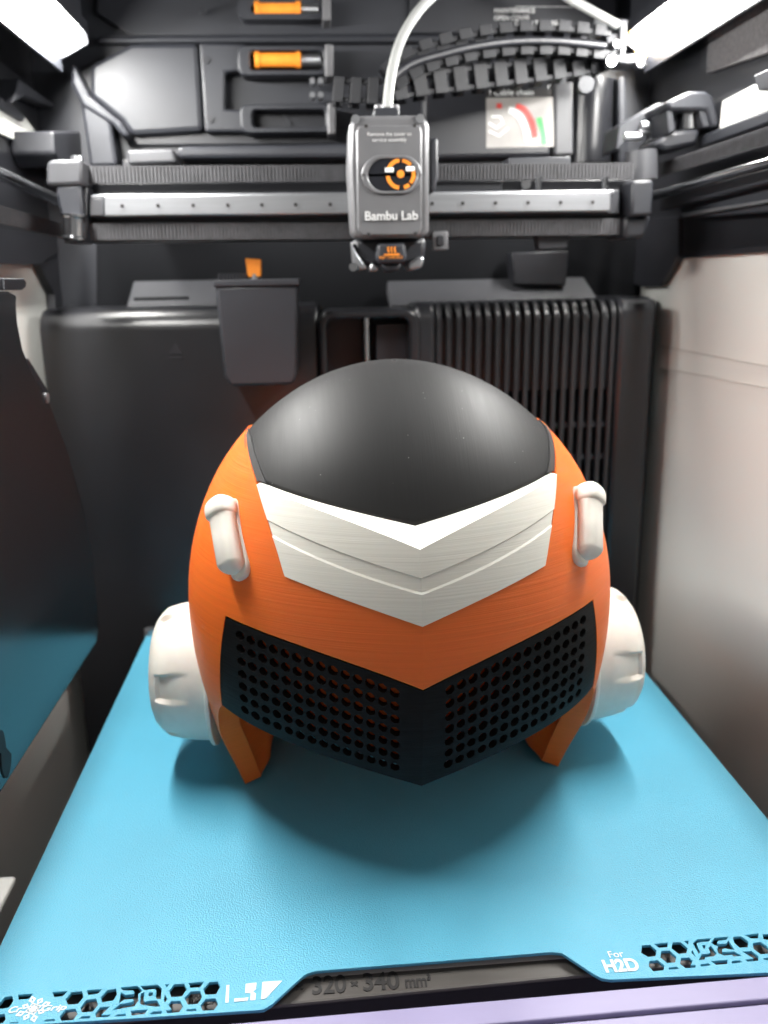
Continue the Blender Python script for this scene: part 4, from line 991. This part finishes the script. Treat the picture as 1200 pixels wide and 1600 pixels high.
# --- white ear cups
def scal(k, a):
    return 1-(.09*max(0, math.cos(2*math.pi*(a*6+.02)))**3 if k in (3, 4, 5) else 0)
for sg in (1, -1):
    bm = NB()
    prof = [(.0985, .0395), (.099, .0405), (.1004, .0405), (.1012, .0398), (.1014, .0378), (.108, .0373), (.1095, .0371), (.118, .0358), (.1235, .0344), (.1247, .0338), (.1272, .0316), (.1296, .0284), (.1312, .0245), (.1319, .0200), (.1321, .001)]
    n = 156; c = Vector((HX, HY+.003, .0545)); rows = []
    for k, (t, r) in enumerate(prof):
        row = []
        for i in range(n):
            ph = (i % 26)/26; a = 2*math.pi*i/n+.36
            on = 1 if .30 < ph < .66 else 0
            dent = on*{6: 0, 7: .0020, 8: .0032, 9: .0032}.get(k, 0)
            tt = t+(.0 if not on else {6: .001, 10: -.0006}.get(k, 0))
            row.append(bm.verts.new(c+Vector((sg*tt, (r-dent)*math.cos(a), (r-dent)*math.sin(a)))))
        rows.append(row)
    for a, b in zip(rows, rows[1:]):
        for i in range(n): bm.faces.new((a[i], a[(i+1) % n], b[(i+1) % n], b[i]))
    bm.faces.new(rows[0][::-1]); bm.faces.new(rows[-1])
    obj('ear_cup', bm, MT['white_smooth'], helmet, 40)
# --- white side handles
def sweep(bm, p0, p1, wdir, ndir, secs, n=28, ex=2.6):
    rows = []
    for t, wa, wb_, lift in secs:
        c = Vector(p0).lerp(Vector(p1), t)+Vector(ndir)*lift; row = []
        for i in range(n):
            a = 2*math.pi*i/n; ca, sa = math.cos(a), math.sin(a)
            row.append(bm.verts.new(c+Vector(wdir)*wa*math.copysign(abs(ca)**(2/ex), ca)+Vector(ndir)*wb_*math.copysign(abs(sa)**(2/ex), sa)))
        rows.append(row)
    for a, b in zip(rows, rows[1:]):
        for i in range(n): bm.faces.new((a[i], a[(i+1) % n], b[(i+1) % n], b[i]))
    bm.faces.new(rows[0][::-1]); bm.faces.new(rows[-1])
for sg in (1, -1):
    sa, sb_ = s_of(.0805, .1625), s_of(.0742, .1365)
    top, bot = pt(sa, .1625, 0, sg), pt(sb_, .1365, 0, sg); n_ = nrm(s_of(.077, .146), .146); n_ = Vector((sg*n_.x, n_.y, n_.z))
    ax = (bot-top).normalized(); wd_ = ax.cross(n_).normalized(); n_ = wd_.cross(ax).normalized()
    bm = NB()
    e = []
    for k in range(9):
        a = R(90*k/8); e.append((.10-.17*math.cos(a), .0003+.0068*math.sin(a), .0003+.0062*math.sin(a), .0056))
    e += [(.15, .0071, .0065, .0056), (.19, .0070, .0064, .0056), (.212, .0066, .0059, .0056), (.222, .0061, .0053, .0055), (.235, .0060, .0052, .0055), (.5, .0060, .0052, .0055), (.86, .0060, .0052, .0055)]
    for k in range(1, 8):
        a = R(90*k/7); e.append((.86+.14*math.sin(a), .0003+.0057*math.cos(a), .0003+.0049*math.cos(a), .0055-.0022*math.sin(a)))
    sweep(bm, top, bot, wd_, n_, e)
    h = obj('side_handle', bm, MT['white_smooth'], helmet, 40)
    bm = NB()
    e = [(-.03, .002, .003, 0), (0, .0050, .003, 0), (.06, .0062, .003, 0), (.2, .0064, .003, 0), (.9, .0060, .003, 0), (.97, .0056, .003, 0), (1.02, .0046, .003, 0), (1.06, .003, .0028, 0), (1.07, .001, .002, 0)]
    sweep(bm, top, bot, wd_, n_, e, ex=3.5)
    obj('handle_foot', bm, MT['white_smooth'], h, 40)
    bm = NB()
    for k in range(8):
        q = top.lerp(bot, .32+.073*k)+n_*.0085+wd_*(.0034 if sg*wd_.x > 0 else -.0034)
        bmesh.ops.create_icosphere(bm, subdivisions=1, radius=.00075, matrix=Matrix.Translation(q))
    obj('stud', bm, MT['white_smooth'], h, 60)['kind'] = 'stuff'
